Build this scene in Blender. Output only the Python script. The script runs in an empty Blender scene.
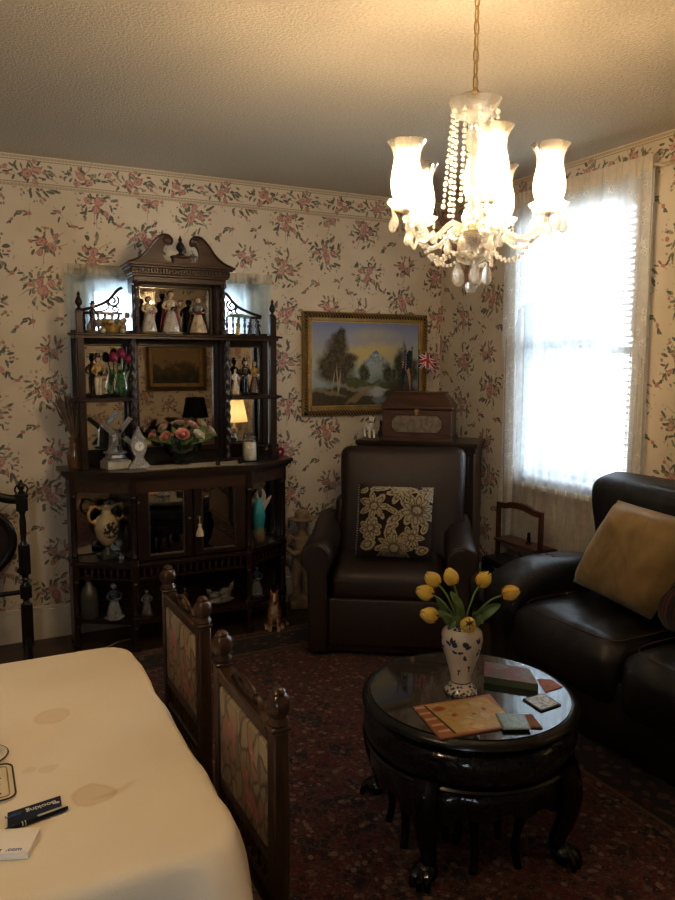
import bpy, bmesh, math, random
from mathutils import Vector, Matrix, noise as mnoise
random.seed(7)
PI = math.pi
C = bpy.context.scene.collection
WORLD = {}          # world matrix of each thing's root, for parts given in world coordinates

# ------------------------------------------------------------------ helpers
def thing(name, label, cat, loc=(0, 0, 0), rz=0.0, group=None):
    o = bpy.data.objects.new(name, None); C.objects.link(o)
    o.empty_display_size = 0.05
    o.location = loc; o.rotation_euler = (0, 0, rz)
    o['label'] = label; o['category'] = cat
    if group: o['group'] = group
    WORLD[o.name] = Matrix.Translation(loc) @ Matrix.Rotation(rz, 4, 'Z')
    return o

def tag(o, label, cat, group=None):
    o['label'] = label; o['category'] = cat
    if group: o['group'] = group
    return o

def obj(name, bm, m, parent=None, world=False, smooth=True, ang=38, label=None):
    if world and parent is not None:
        p = parent
        while p.parent: p = p.parent
        bm.transform(WORLD[p.name].inverted())
    bmesh.ops.recalc_face_normals(bm, faces=bm.faces)
    me = bpy.data.meshes.new(name); bm.to_mesh(me); bm.free()
    if smooth:
        me.shade_smooth()
        try: me.set_sharp_from_angle(angle=math.radians(ang))
        except Exception: pass
    o = bpy.data.objects.new(name, me); C.objects.link(o)
    if isinstance(m, (list, tuple)):
        for k in m: me.materials.append(k)
    else: me.materials.append(m)
    if parent is not None: o.parent = parent
    if label: o['label'] = label
    return o

def struct(o):
    o['kind'] = 'structure'; return o

def dup(root, loc, rz, label, group=None, scale=None):
    r = root.copy(); C.objects.link(r); r.location = loc; r.rotation_euler = (0, 0, rz)
    r['label'] = label
    if group: r['group'] = group
    if scale: r.scale = scale
    for ch in list(root.children):
        c = ch.copy(); C.objects.link(c); c.parent = r
        for g in list(ch.children):
            d = g.copy(); C.objects.link(d); d.parent = c
    return r

def NB(): return bmesh.new()

def box(bm, x0, x1, y0, y1, z0, z1, bev=0.0, seg=2, M=None):
    v = bmesh.ops.create_cube(bm, size=1.0)['verts']
    S = Matrix.Translation(((x0+x1)/2, (y0+y1)/2, (z0+z1)/2)) @ Matrix.Diagonal((abs(x1-x0), abs(y1-y0), abs(z1-z0), 1))
    bmesh.ops.transform(bm, matrix=S, verts=v)
    if bev > 0:
        e = list({e for q in v for e in q.link_edges})
        r = bmesh.ops.bevel(bm, geom=e, offset=bev, segments=seg, profile=0.5, affect='EDGES')
        v = list({q for f in r['faces'] for q in f.verts} | {q for q in v if q.is_valid})
        allv = set(v)
        for q in list(allv):
            for f in q.link_faces:
                for w in f.verts: allv.add(w)
        v = list(allv)
    if M is not None: bmesh.ops.transform(bm, matrix=M, verts=v)
    return v

def lathe(bm, prof, c=(0, 0, 0), seg=24, M=None, sx=1.0, sy=1.0, wob=None):
    rings = []
    T = Matrix.Translation(c) if M is None else M @ Matrix.Translation(c)
    for (r, z) in prof:
        if r < 1e-5:
            rings.append([bm.verts.new(T @ Vector((0, 0, z)))])
        else:
            ring = []
            for i in range(seg):
                a = 2*PI*i/seg
                k = r if wob is None else r*wob(a, z)
                ring.append(bm.verts.new(T @ Vector((k*math.cos(a)*sx, k*math.sin(a)*sy, z))))
            rings.append(ring)
    for a, b in zip(rings[:-1], rings[1:]):
        if len(a) == 1 and len(b) == 1: continue
        for i in range(seg):
            j = (i+1) % seg
            if len(a) == 1: bm.faces.new((a[0], b[j], b[i]))
            elif len(b) == 1: bm.faces.new((a[i], a[j], b[0]))
            else: bm.faces.new((a[i], a[j], b[j], b[i]))
    if len(rings[0]) > 1: bm.faces.new(list(reversed(rings[0])))
    if len(rings[-1]) > 1: bm.faces.new(rings[-1])

def lathe_open(bm, prof, c=(0, 0, 0), seg=24, M=None):
    T = Matrix.Translation(c) if M is None else M @ Matrix.Translation(c)
    rings = [[bm.verts.new(T @ Vector((r*math.cos(2*PI*i/seg), r*math.sin(2*PI*i/seg), z))) for i in range(seg)] for r, z in prof]
    for a, b in zip(rings[:-1], rings[1:]):
        for i in range(seg):
            j = (i+1) % seg
            bm.faces.new((a[i], a[j], b[j], b[i]))

def tube(bm, pts, r, seg=8, closed=False, flat=1.0):
    pts = [Vector(p) for p in pts]; n = len(pts)
    rs = r if isinstance(r, (list, tuple)) else [r]*n
    up = None; rings = []
    for i in range(n):
        if closed: t = pts[(i+1) % n]-pts[i-1]
        else: t = pts[min(i+1, n-1)]-pts[max(i-1, 0)]
        if t.length < 1e-9: t = Vector((0, 0, 1))
        t.normalize()
        if up is None:
            up = Vector((0, 0, 1)) if abs(t.z) < 0.9 else Vector((1, 0, 0))
        u = t.cross(up)
        if u.length < 1e-6: u = t.orthogonal()
        u.normalize(); w = u.cross(t).normalized(); up = w
        rings.append([bm.verts.new(pts[i]+rs[i]*(math.cos(2*PI*k/seg)*u+flat*math.sin(2*PI*k/seg)*w)) for k in range(seg)])
    m = n if closed else n-1
    for i in range(m):
        a, b = rings[i], rings[(i+1) % n]
        for k in range(seg):
            j = (k+1) % seg
            bm.faces.new((a[k], a[j], b[j], b[k]))
    if not closed:
        bm.faces.new(list(reversed(rings[0]))); bm.faces.new(rings[-1])

def spline(pts, n=8):
    P = [Vector(p) for p in pts]; out = []
    for i in range(len(P)-1):
        p0 = P[max(i-1, 0)]; p1 = P[i]; p2 = P[i+1]; p3 = P[min(i+2, len(P)-1)]
        for k in range(n):
            t = k/n
            out.append(0.5*((2*p1)+(p2-p0)*t+(2*p0-5*p1+4*p2-p3)*t*t+(3*p1-p0-3*p2+p3)*t**3))
    out.append(P[-1]); return out

def ell(bm, c, r, seg=14, rings=9, M=None):
    if not isinstance(r, (list, tuple)): r = (r, r, r)
    v = bmesh.ops.create_uvsphere(bm, u_segments=seg, v_segments=rings, radius=1.0)['verts']
    T = Matrix.Translation(c) @ (M if M is not None else Matrix.Identity(4)) @ Matrix.Diagonal((r[0], r[1], r[2], 1))
    bmesh.ops.transform(bm, matrix=T, verts=v)
    return v

def prism(bm, poly, d0, d1, plane='xy'):
    def P(a, b, d):
        return Vector((a, b, d)) if plane == 'xy' else (Vector((a, d, b)) if plane == 'xz' else Vector((d, a, b)))
    A = [bm.verts.new(P(a, b, d0)) for a, b in poly]; B = [bm.verts.new(P(a, b, d1)) for a, b in poly]
    n = len(poly)
    bm.faces.new(A); bm.faces.new(list(reversed(B)))
    for i in range(n):
        j = (i+1) % n
        bm.faces.new((A[i], B[i], B[j], A[j]))

def offset_poly(poly, d):
    n = len(poly); out = []
    area = sum(poly[i][0]*poly[(i+1) % n][1]-poly[(i+1) % n][0]*poly[i][1] for i in range(n))
    s = 1 if area > 0 else -1
    for i in range(n):
        p0 = Vector(poly[i-1]); p1 = Vector(poly[i]); p2 = Vector(poly[(i+1) % n])
        e1 = (p1-p0).normalized(); e2 = (p2-p1).normalized()
        n1 = Vector((e1.y, -e1.x))*s; n2 = Vector((e2.y, -e2.x))*s
        b = (n1+n2).normalized(); k = d/max(0.3, b.dot(n1))
        out.append((p1.x+b.x*k, p1.y+b.y*k))
    return out

def cushion_bm(w, h, t, n=22, pinch=0.06, seed=0, amp=0.004):
    """pillow standing in local XZ, thickness along Y, centre at origin"""
    bm = NB(); R = {}
    for side in (1, -1):
        for i in range(n+1):
            for j in range(n+1):
                u = -1+2*i/n; v = -1+2*j/n
                edge = i in (0, n) or j in (0, n)
                if side == -1 and edge: R[(side, i, j)] = R[(1, i, j)]; continue
                k = ((1-u**4)*(1-v**4))**0.5 if not edge else 0
                x = u*w/2*(1-pinch*(1-v*v)*0.6*abs(u)**2 + 0.02); z = v*h/2*(1-pinch*(1-u*u)*0.6*abs(v)**2 + 0.02)
                d = amp*(mnoise.noise(Vector((x*9+seed, z*9, side*3.1)))+0.5*mnoise.noise(Vector((x*22+seed, z*6, side))))
                R[(side, i, j)] = bm.verts.new((x, side*(t/2*k+(d if not edge else 0)), z))
    for side in (1, -1):
        for i in range(n):
            for j in range(n):
                q = [R[(side, i, j)], R[(side, i+1, j)], R[(side, i+1, j+1)], R[(side, i, j+1)]]
                bm.faces.new(q if side == -1 else list(reversed(q)))
    return bm

def subsurf(o, lv=1):
    m = o.modifiers.new('s', 'SUBSURF'); m.levels = lv; m.render_levels = lv; return o

def remesh(o, size, sm=4):
    m = o.modifiers.new('r', 'REMESH'); m.mode = 'VOXEL'; m.voxel_size = size; m.use_smooth_shade = True
    s = o.modifiers.new('sm', 'SMOOTH'); s.factor = 0.5; s.iterations = sm
    return o

# ------------------------------------------------------------------ materials
class NT:
    def __init__(s, name):
        s.m = bpy.data.materials.new(name); s.m.use_nodes = True
        s.t = s.m.node_tree; s.t.nodes.clear()
        s.out = s.t.nodes.new('ShaderNodeOutputMaterial')
    def n(s, typ, ins=None, **kw):
        nd = s.t.nodes.new('ShaderNode'+typ)
        for k, v in kw.items(): setattr(nd, k, v)
        if ins:
            for k, v in ins.items(): s.put(nd.inputs[k], v)
        return nd
    def put(s, sock, v):
        if hasattr(v, 'is_output'): s.t.links.new(v, sock)
        else:
            if sock.type == 'RGBA' and len(v) == 3: v = (*v, 1)
            sock.default_value = v
    def math(s, op, a, b=0.0, c=0.0, clamp=False):
        nd = s.n('Math', operation=op); nd.use_clamp = clamp
        for i, v in enumerate((a, b, c)): s.put(nd.inputs[i], v)
        return nd.outputs[0]
    def mix(s, f, a, b, mode='MIX'):
        nd = s.n('Mix', data_type='RGBA', blend_type=mode)
        s.put(nd.inputs[0], f); s.put(nd.inputs[6], a); s.put(nd.inputs[7], b)
        return nd.outputs[2]
    def ramp(s, f, stops, interp='LINEAR'):
        nd = s.n('ValToRGB'); cr = nd.color_ramp; cr.interpolation = interp
        while len(cr.elements) < len(stops): cr.elements.new(0.5)
        for e, (p, c) in zip(cr.elements, stops):
            e.position = p; e.color = (*c, 1) if len(c) == 3 else c
        s.put(nd.inputs[0], f); return nd.outputs[0]
    def noise(s, vec, scale, detail=2, rough=0.5, out=0, dist=0.0):
        nd = s.n('TexNoise', {'Scale': scale, 'Detail': detail, 'Roughness': rough, 'Distortion': dist})
        if vec is not None: s.put(nd.inputs['Vector'], vec)
        return nd.outputs[out]
    def vor(s, vec, scale, feature='F1', out='Distance', rand=1.0, metric='EUCLIDEAN'):
        nd = s.n('TexVoronoi', {'Scale': scale, 'Randomness': rand}, feature=feature)
        if feature != 'DISTANCE_TO_EDGE': nd.distance = metric
        if vec is not None: s.put(nd.inputs['Vector'], vec)
        return nd.outputs[out]
    def sep(s, v):
        nd = s.n('SeparateXYZ'); s.put(nd.inputs[0], v); return nd.outputs
    def comb(s, x, y, z=0.0):
        nd = s.n('CombineXYZ')
        for i, v in enumerate((x, y, z)): s.put(nd.inputs[i], v)
        return nd.outputs[0]
    def vadd(s, a, b, op='ADD'):
        nd = s.n('VectorMath', operation=op); s.put(nd.inputs[0], a); s.put(nd.inputs[1], b); return nd.outputs[0]
    def obj(s): return s.n('TexCoord').outputs['Object']
    def pos(s): return s.n('NewGeometry').outputs['Position']
    def less(s, a, b, soft=0.0):
        if soft <= 0: return s.math('LESS_THAN', a, b)
        nd = s.n('MapRange', {1: b-soft, 2: b+soft, 3: 1.0, 4: 0.0}); nd.clamp = True
        s.put(nd.inputs[0], a); return nd.outputs[0]
    def blobs(s, vec, lst):
        """min normalised elliptical distance over (cx,cy,rx,ry,rot)"""
        cur = None
        for (cx, cy, rx, ry, rot) in lst:
            mp = s.n('Mapping', vector_type='TEXTURE')
            s.put(mp.inputs['Vector'], vec)
            # the running minimum rides along the unused z axis, so the shapes are evaluated one after another
            if cur is None: mp.inputs['Location'].default_value = (cx, cy, 0)
            else: s.put(mp.inputs['Location'], s.comb(cx, cy, cur))
            mp.inputs['Rotation'].default_value = (0, 0, rot)
            mp.inputs['Scale'].default_value = (rx, ry, 1e6)
            ln = s.n('VectorMath', operation='LENGTH'); s.put(ln.inputs[0], mp.outputs[0])
            d = ln.outputs['Value']
            cur = d if cur is None else s.math('MINIMUM', cur, d)
        return cur
    def bump(s, h, strength=0.3, dist=0.01):
        nd = s.n('Bump', {'Strength': strength, 'Distance': dist}); s.put(nd.inputs['Height'], h); return nd.outputs[0]
    def bsdf(s, col, rough=0.5, metal=0.0, spec=0.5, normal=None, trans=0.0, coat=0.0, emit=None, estr=0.0, alpha=None, sheen=0.0, ior=1.45):
        b = s.n('BsdfPrincipled')
        s.put(b.inputs['Base Color'], col); s.put(b.inputs['Roughness'], rough); s.put(b.inputs['Metallic'], metal)
        s.put(b.inputs['Specular IOR Level'], spec); s.put(b.inputs['Transmission Weight'], trans)
        s.put(b.inputs['Coat Weight'], coat); s.put(b.inputs['IOR'], ior)
        if sheen: s.put(b.inputs['Sheen Weight'], sheen)
        if normal is not None: s.put(b.inputs['Normal'], normal)
        if emit is not None: s.put(b.inputs['Emission Color'], emit); s.put(b.inputs['Emission Strength'], estr)
        if alpha is not None: s.put(b.inputs['Alpha'], alpha)
        return b.outputs[0]
    def done(s, sh):
        s.t.links.new(sh, s.out.inputs['Surface']); return s.m

_mc = {}
def plain(name, col, rough=0.5, metal=0.0, spec=0.5, var=0.18, vs=14.0, bump=0.0, bs=60.0, coat=0.0, sheen=0.0, emit=None, estr=0.0):
    if name in _mc: return _mc[name]
    N = NT(name); v = N.obj()
    f = N.noise(v, vs, 3)
    dk = tuple(c*(1-var) for c in col); lt = tuple(min(1, c*(1+var)) for c in col)
    c = N.ramp(f, [(0.3, dk), (0.7, lt)])
    nm = N.bump(N.noise(v, bs, 3), bump, 0.01) if bump > 0 else None
    _mc[name] = N.done(N.bsdf(c, rough, metal, spec, nm, coat=coat, sheen=sheen, emit=emit, estr=estr)); return _mc[name]

def wood(name, dark, light, rough=0.35, scale=6.0, axis='z', coat=0.2):
    if name in _mc: return _mc[name]
    N = NT(name); v = N.obj()
    mp = N.n('Mapping'); N.put(mp.inputs['Vector'], v)
    mp.inputs['Scale'].default_value = {'z': (1, 1, .12), 'x': (.12, 1, 1), 'y': (1, .12, 1)}[axis]
    f = N.noise(mp.outputs[0], scale*6, 5, 0.6, dist=0.6)
    c = N.ramp(f, [(0.3, dark), (0.7, light)])
    nm = N.bump(f, 0.08, 0.005)
    _mc[name] = N.done(N.bsdf(c, rough, 0, 0.5, nm, coat=coat)); return _mc[name]

def glassy(name, col=(1, 1, 1), op=0.25, rough=0.05, ior=1.45):
    """thin glass: mostly see-through with reflections, lets lamp light through"""
    if name in _mc: return _mc[name]
    N = NT(name)
    tr = N.n('BsdfTransparent', {'Color': col}).outputs[0]
    gl = N.n('BsdfGlossy', {'Color': (1, 1, 1), 'Roughness': rough}).outputs[0]
    df = N.n('BsdfTranslucent', {'Color': col}).outputs[0]
    nz = N.noise(N.obj(), 25, 2)
    fr = N.n('Fresnel', {'IOR': ior}).outputs[0]
    m1 = N.n('MixShader'); N.put(m1.inputs[0], N.math('MULTIPLY', nz, op*2)); N.t.links.new(tr, m1.inputs[1]); N.t.links.new(df, m1.inputs[2])
    m2 = N.n('MixShader'); N.put(m2.inputs[0], fr); N.t.links.new(m1.outputs[0], m2.inputs[1]); N.t.links.new(gl, m2.inputs[2])
    _mc[name] = N.done(m2.outputs[0]); return _mc[name]

def crystal(name, tint=(0.97, 0.98, 1.0), ior=1.5, dif=0.12):
    if name in _mc: return _mc[name]
    N = NT(name)
    nz = N.noise(N.obj(), 60, 1)
    c = N.mix(N.math('MULTIPLY', nz, 0.15), tint, (0.85, 0.9, 0.95))
    g = N.n('BsdfGlass', {'Roughness': 0.02, 'IOR': ior}); N.put(g.inputs['Color'], c)
    tr = N.n('BsdfTransparent', {'Color': (0.95, 0.95, 0.95)}).outputs[0]
    m = N.n('MixShader', {0: 0.52}); N.t.links.new(g.outputs[0], m.inputs[1]); N.t.links.new(tr, m.inputs[2])
    tl = N.n('BsdfTranslucent'); N.put(tl.inputs['Color'], c); df = N.n('BsdfDiffuse'); N.put(df.inputs['Color'], c)
    md = N.n('MixShader', {0: 0.5}); N.t.links.new(df.outputs[0], md.inputs[1]); N.t.links.new(tl.outputs[0], md.inputs[2])
    mm = N.n('MixShader', {0: dif}); N.t.links.new(m.outputs[0], mm.inputs[1]); N.t.links.new(md.outputs[0], mm.inputs[2]); m = mm
    _mc[name] = N.done(m.outputs[0]); return _mc[name]

def gauze(name, col=(0.93, 0.94, 0.95), open_=0.35, lace=None, trl=0.6):
    """sheer cloth: open weave lets light straight through, the threads glow when lit from behind"""
    N = NT(name); p = N.pos()
    tr = N.n('BsdfTransparent').outputs[0]
    d = N.n('BsdfDiffuse', {'Color': col}).outputs[0]; t = N.n('BsdfTranslucent', {'Color': col}).outputs[0]
    m1 = N.n('MixShader', {0: trl}); N.t.links.new(d, m1.inputs[1]); N.t.links.new(t, m1.inputs[2])
    f = N.math('MULTIPLY_ADD', N.noise(p, 30, 2), 0.2, open_-0.1)
    if lace:
        e = N.vor(p, lace, 'DISTANCE_TO_EDGE'); e2 = N.vor(p, lace*0.3, 'F1')
        motif = N.math('MULTIPLY', N.less(e2, 0.42, 0.05), 1.0)
        hole = N.math('SUBTRACT', 1.0, N.less(e, 0.09, 0.04))
        f = N.math('MULTIPLY', f, N.math('SUBTRACT', 1.0, N.math('MULTIPLY', motif, 0.85)))
        f = N.math('ADD', f, N.math('MULTIPLY', N.math('MULTIPLY', hole, motif), 0.25))
    m2 = N.n('MixShader'); N.put(m2.inputs[0], f); N.t.links.new(m1.outputs[0], m2.inputs[1]); N.t.links.new(tr, m2.inputs[2])
    return N.done(m2.outputs[0])

WALNUT = wood('dark_walnut', (0.012, 0.006, 0.004), (0.035, 0.016, 0.010), 0.3, axis='z', coat=0.25)
WALNUT_H = wood('dark_walnut_rails', (0.014, 0.007, 0.004), (0.04, 0.019, 0.011), 0.3, axis='x', coat=0.25)
CARVED = wood('carved_walnut', (0.03, 0.015, 0.008), (0.075, 0.036, 0.018), 0.34, axis='x', coat=0.25)
MAHOG = wood('mahogany', (0.05, 0.016, 0.009), (0.11, 0.04, 0.02), 0.3, axis='x')
CHAIRWOOD = wood('chair_walnut', (0.03, 0.014, 0.007), (0.08, 0.038, 0.018), 0.32, axis='z')
OAKBOX = wood('casket_oak', (0.05, 0.022, 0.010), (0.11, 0.052, 0.024), 0.42, axis='x', coat=0.1)
BLACKWOOD = wood('black_lacquer', (0.004, 0.004, 0.005), (0.010, 0.008, 0.007), 0.26, axis='z', coat=0.15)
EBONY = wood('ebonised_wood', (0.006, 0.005, 0.004), (0.014, 0.011, 0.009), 0.3, axis='z', coat=0.2)
FLOORW = wood('floorboards', (0.04, 0.02, 0.01), (0.09, 0.05, 0.027), 0.35, scale=3, axis='x')
GOLD = plain('old_gold', (0.52, 0.36, 0.13), 0.38, 0.45, bump=0.2, bs=80)
GILT = plain('dull_gilt', (0.38, 0.27, 0.12), 0.45, 0.35, bump=0.3, bs=60)
BRASS = plain('brass', (0.45, 0.30, 0.10), 0.3, 1.0)
WHITEP = plain('white_paint', (0.74, 0.71, 0.65), 0.45, var=0.05)
def mirror_mat():
    N = NT('mirror_glass')
    c = N.mix(N.noise(N.obj(), 9, 2), (0.72, 0.72, 0.70), (0.82, 0.82, 0.80))
    g = N.n('BsdfGlossy', {'Roughness': 0.015}); N.put(g.inputs['Color'], c)
    return N.done(g.outputs[0])
MIRROR = mirror_mat()
BULB_STRENGTH = 1150.0
PENDANT = 320.0
SKY = 16.0
VIEW, LOOK, EXPO, GAMMA = 'Standard', 'None', 0.0, 0.80
# ------------------------------------------------------------------ room constants
XW, YB, HC = 2.977, 4.338, 2.60       # right wall, back wall, ceiling
XL, YR = -2.3, -1.2                   # left wall, rear wall

def wallpaper(name, axis):
    N = NT(name); p = N.pos(); s = N.sep(p)
    h = s[0] if axis == 'x' else s[1]; z = s[2]
    w = N.sep(N.noise(p, 9, 2, out='Color'))
    hw = N.math('ADD', h, N.math('MULTIPLY_ADD', w[0], 0.05, -0.025)); zw = N.math('ADD', z, N.math('MULTIPLY_ADD', w[1], 0.05, -0.025))
    rnd = random.Random(11)
    def cluster(cx, cy, nl, spread, L, R, B, S, sx=1.0, ls=1.0):
        for i in range(nl):
            a = 2*PI*i/nl+rnd.uniform(-.3, .3); r = spread*rnd.uniform(.38, 1.2)
            L.append((cx+sx*r*math.cos(a), cy+r*math.sin(a), ls*rnd.uniform(.020, .034), ls*rnd.uniform(.007, .0125), a+rnd.uniform(-1.1, 1.1)))
        for i in range(3):
            a = rnd.uniform(0, 2*PI); S.append((cx+sx*.10*math.cos(a), cy+.10*math.sin(a), .13, .0035, a+rnd.uniform(-.3, .3)))
        a = rnd.uniform(0, 2*PI)
        R.append((cx+.034*math.cos(a), cy+.034*math.sin(a), .044*ls, .037*ls, a)); R.append((cx-.058*math.cos(a), cy-.058*math.sin(a), .036*ls, .030*ls, a))
        b = a+1.6; R.append((cx+.095*math.cos(b), cy+.095*math.sin(b), .030*ls, .025*ls, b)); b += 2.6; R.append((cx+sx*.11*math.cos(b), cy+.11*math.sin(b), .026*ls, .021*ls, b))
        for i in range(3):
            a = rnd.uniform(0, 2*PI); r = spread*1.15
            B.append((cx+sx*r*math.cos(a), cy+r*math.sin(a), .017, .014, a))
    T = 0.56
    u = N.math('DIVIDE', hw, T); fu = N.math('FRACT', u)
    odd = N.math('MODULO', N.math('FLOOR', N.math('ADD', u, 20.0)), 2.0)
    fv = N.math('FRACT', N.math('MULTIPLY_ADD', odd, 0.5, N.math('DIVIDE', zw, T)))
    vec = N.comb(fu, fv)
    L, R, B, S = [], [], [], []
    cluster(.23, .25, 30, .165, L, R, B, S, 1.0, 1.25); cluster(.75, .44, 30, .165, L, R, B, S, 1.0, 1.25); cluster(.29, .75, 28, .16, L, R, B, S, 1.0, 1.2); cluster(.79, .85, 18, .11, L, R, B, S, 1.0, 1.1)
    for (cx, cy) in ((.66, .12), (.50, .56), (.52, .06), (.06, .52), (.92, .15)):
        for i in range(4):
            a = rnd.uniform(0, 2*PI); r = rnd.uniform(.02, .07)
            L.append((cx+r*math.cos(a), cy+r*math.sin(a), .026, .010, a+rnd.uniform(-.5, .5)))
        B.append((cx, cy, .022, .018, 0)); S.append((cx, cy, .07, .003, rnd.uniform(0, 3)))
    # border strip
    T2 = 0.52; L2, R2, B2, S2 = [], [], [], []
    cluster(.26, .165, 30, .082, L2, R2, B2, S2, 2.4, 1.1); cluster(.75, .16, 30, .082, L2, R2, B2, S2, 2.4, 1.1)
    vec2 = N.comb(N.math('FRACT', N.math('DIVIDE', hw, T2)), N.math('DIVIDE', N.math('SUBTRACT', zw, 2.43), T2))
    isb = N.math('GREATER_THAN', z, 2.437)
    def both(a, b): return N.math('ADD', N.math('MULTIPLY', N.blobs(vec, a), N.math('SUBTRACT', 1.0, isb)), N.math('MULTIPLY', N.blobs(vec2, b), isb))
    nf = N.noise(p, 55, 2); nb = N.noise(p, 14, 1)
    base = N.ramp(N.noise(p, 3, 2), [(.35, (.66, .59, .48)), (.65, (.73, .66, .55))])
    stem = N.less(both(S, S2), 1.0); c = N.mix(N.math('MULTIPLY', stem, .75), base, (.30, .28, .19))
    leafd = both(L, L2)
    lc = N.ramp(nb, [(.38, (.15, .155, .125)), (.5, (.22, .215, .165)), (.64, (.38, .35, .27))])
    lc = N.mix(N.less(nf, .47), lc, (.17, .175, .145))
    c = N.mix(N.less(leafd, 1.0, .12), c, lc)
    # loose small sprig leaves around every spray
    halo = N.blobs(vec, [(.23, .25, .25, .25, 0), (.75, .44, .25, .25, 0), (.30, .75, .24, .24, 0), (.80, .86, .15, .15, 0)])
    sp = N.comb(hw, zw); fo = N.vadd(sp, N.vadd(N.noise(sp, 24, 1, out='Color'), (.022, .022, 0), 'MULTIPLY'))
    fol = N.math('MULTIPLY', N.less(N.vor(fo, 46, 'F1'), .30, .05), N.math('MULTIPLY', N.less(halo, .95, .1), N.math('MULTIPLY', N.math('GREATER_THAN', N.sep(N.vor(fo, 46, 'F1', 'Color'))[0], .45), N.math('SUBTRACT', 1.0, isb))))
    c = N.mix(N.math('MULTIPLY', fol, .8), c, N.mix(N.less(nb, .5, .05), (.36, .32, .22), (.20, .20, .14)))
    bud = both(B, B2); c = N.mix(N.less(bud, 1.0, .1), c, (.50, .26, .21))
    rd = both(R, R2)
    pet = N.vor(p, 62, 'F1'); rc = N.ramp(N.math('ADD', N.math('MULTIPLY', rd, .6), N.math('MULTIPLY', pet, .55)),
            [(.12, (.30, .12, .105)), (.36, (.46, .235, .20)), (.58, (.62, .42, .36)), (.85, (.43, .22, .19))])
    c = N.mix(N.less(rd, 1.0, .1), c, rc)
    # border bands
    for zc, hw_, colr in ((2.447, .007, (.50, .43, .31)), (2.461, .0025, (.35, .30, .2)), (2.588, .006, (.50, .43, .31)), (2.574, .0025, (.36, .31, .21))):
        line = N.less(N.math('ABSOLUTE', N.math('SUBTRACT', z, zc)), hw_)
        bead = N.math('MULTIPLY_ADD', N.less(N.math('FRACT', N.math('MULTIPLY', h, 55.0)), .5), .3, .7)
        c = N.mix(N.math('MULTIPLY', line, bead), c, colr)
    return N.done(N.bsdf(c, .6, 0, .3, N.bump(N.noise(p, 200, 2), .05, .002)))
WP_X = wallpaper('rose_wallpaper', 'x'); WP_Y = wallpaper('rose_wallpaper_side', 'y')

def ceiling_mat():
    N = NT('stipple_ceiling'); p = N.pos()
    f = N.noise(p, 95, 3, .6)
    c = N.ramp(f, [(.35, (.58, .52, .42)), (.65, (.68, .62, .51))])
    return N.done(N.bsdf(c, .85, 0, .2, N.bump(f, .55, .012)))

def wall(name, axis, at, thick, a0, a1, holes, m):
    """vertical wall along x (axis 'x', plane y=at) or along y; thick is signed outward"""
    bm = NB(); cuts = sorted({a0, a1} | {h for q in holes for h in q[:2]}); zs = sorted({0, HC} | {h for q in holes for h in q[2:]})
    for i in range(len(cuts)-1):
        for j in range(len(zs)-1):
            ca, cz = (cuts[i]+cuts[i+1])/2, (zs[j]+zs[j+1])/2
            if any(q[0] < ca < q[1] and q[2] < cz < q[3] for q in holes): continue
            lo, hi = sorted((at, at+thick))
            if axis == 'x': box(bm, cuts[i], cuts[i+1], lo, hi, zs[j], zs[j+1])
            else: box(bm, lo, hi, cuts[i], cuts[i+1], zs[j], zs[j+1])
    return struct(obj(name, bm, m, smooth=False))

W1 = (2.66, 3.48, 0.84, 2.36)     # right-hand window opening (y0,y1,z0,z1)
W2 = (0.66, 1.56, 1.02, 1.96)     # window behind the etagere (x0,x1,z0,z1)
wall('wall_back', 'x', YB, .12, XL-.12, XW+.12, [W2], WP_X)
wall('wall_right', 'y', XW, .12, YR, YB, [W1], WP_Y)
wall('wall_left', 'y', XL, -.12, YR, YB, [], WP_Y)
W3 = (-1.35, -.75, .90, 2.05)
wall('wall_rear', 'x', YR, -.12, XL-.12, XW+.12, [W3], WP_X)
bm = NB(); box(bm, XL-.12, XW+.12, YR-.12, YB+.12, HC, HC+.1); struct(obj('ceiling', bm, ceiling_mat(), smooth=False))
bm = NB(); box(bm, XL-.12, XW+.12, YR-.12, YB+.12, -.1, 0); struct(obj('floor', bm, FLOORW, smooth=False))
def board(name, axis, at, d, a0, a1):
    bm = NB(); lo, hi = sorted((at, at+d))
    if axis == 'x':
        box(bm, a0, a1, lo, hi, 0, .165); box(bm, a0, a1, lo+(d < 0)*abs(d)*.35, hi-(d > 0)*abs(d)*.35, .165, .185, .004)
    else:
        box(bm, lo, hi, a0, a1, 0, .165); box(bm, lo+(d < 0)*abs(d)*.35, hi-(d > 0)*abs(d)*.35, a0, a1, .165, .185, .004)
    struct(obj(name, bm, WHITEP, smooth=False))
board('baseboard_back', 'x', YB, -.02, XL, XW); board('baseboard_right', 'y', XW, -.02, YR, YB)
board('baseboard_left', 'y', XL, .02, YR, YB); board('baseboard_rear', 'x', YR, .02, XL, XW)

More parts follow.
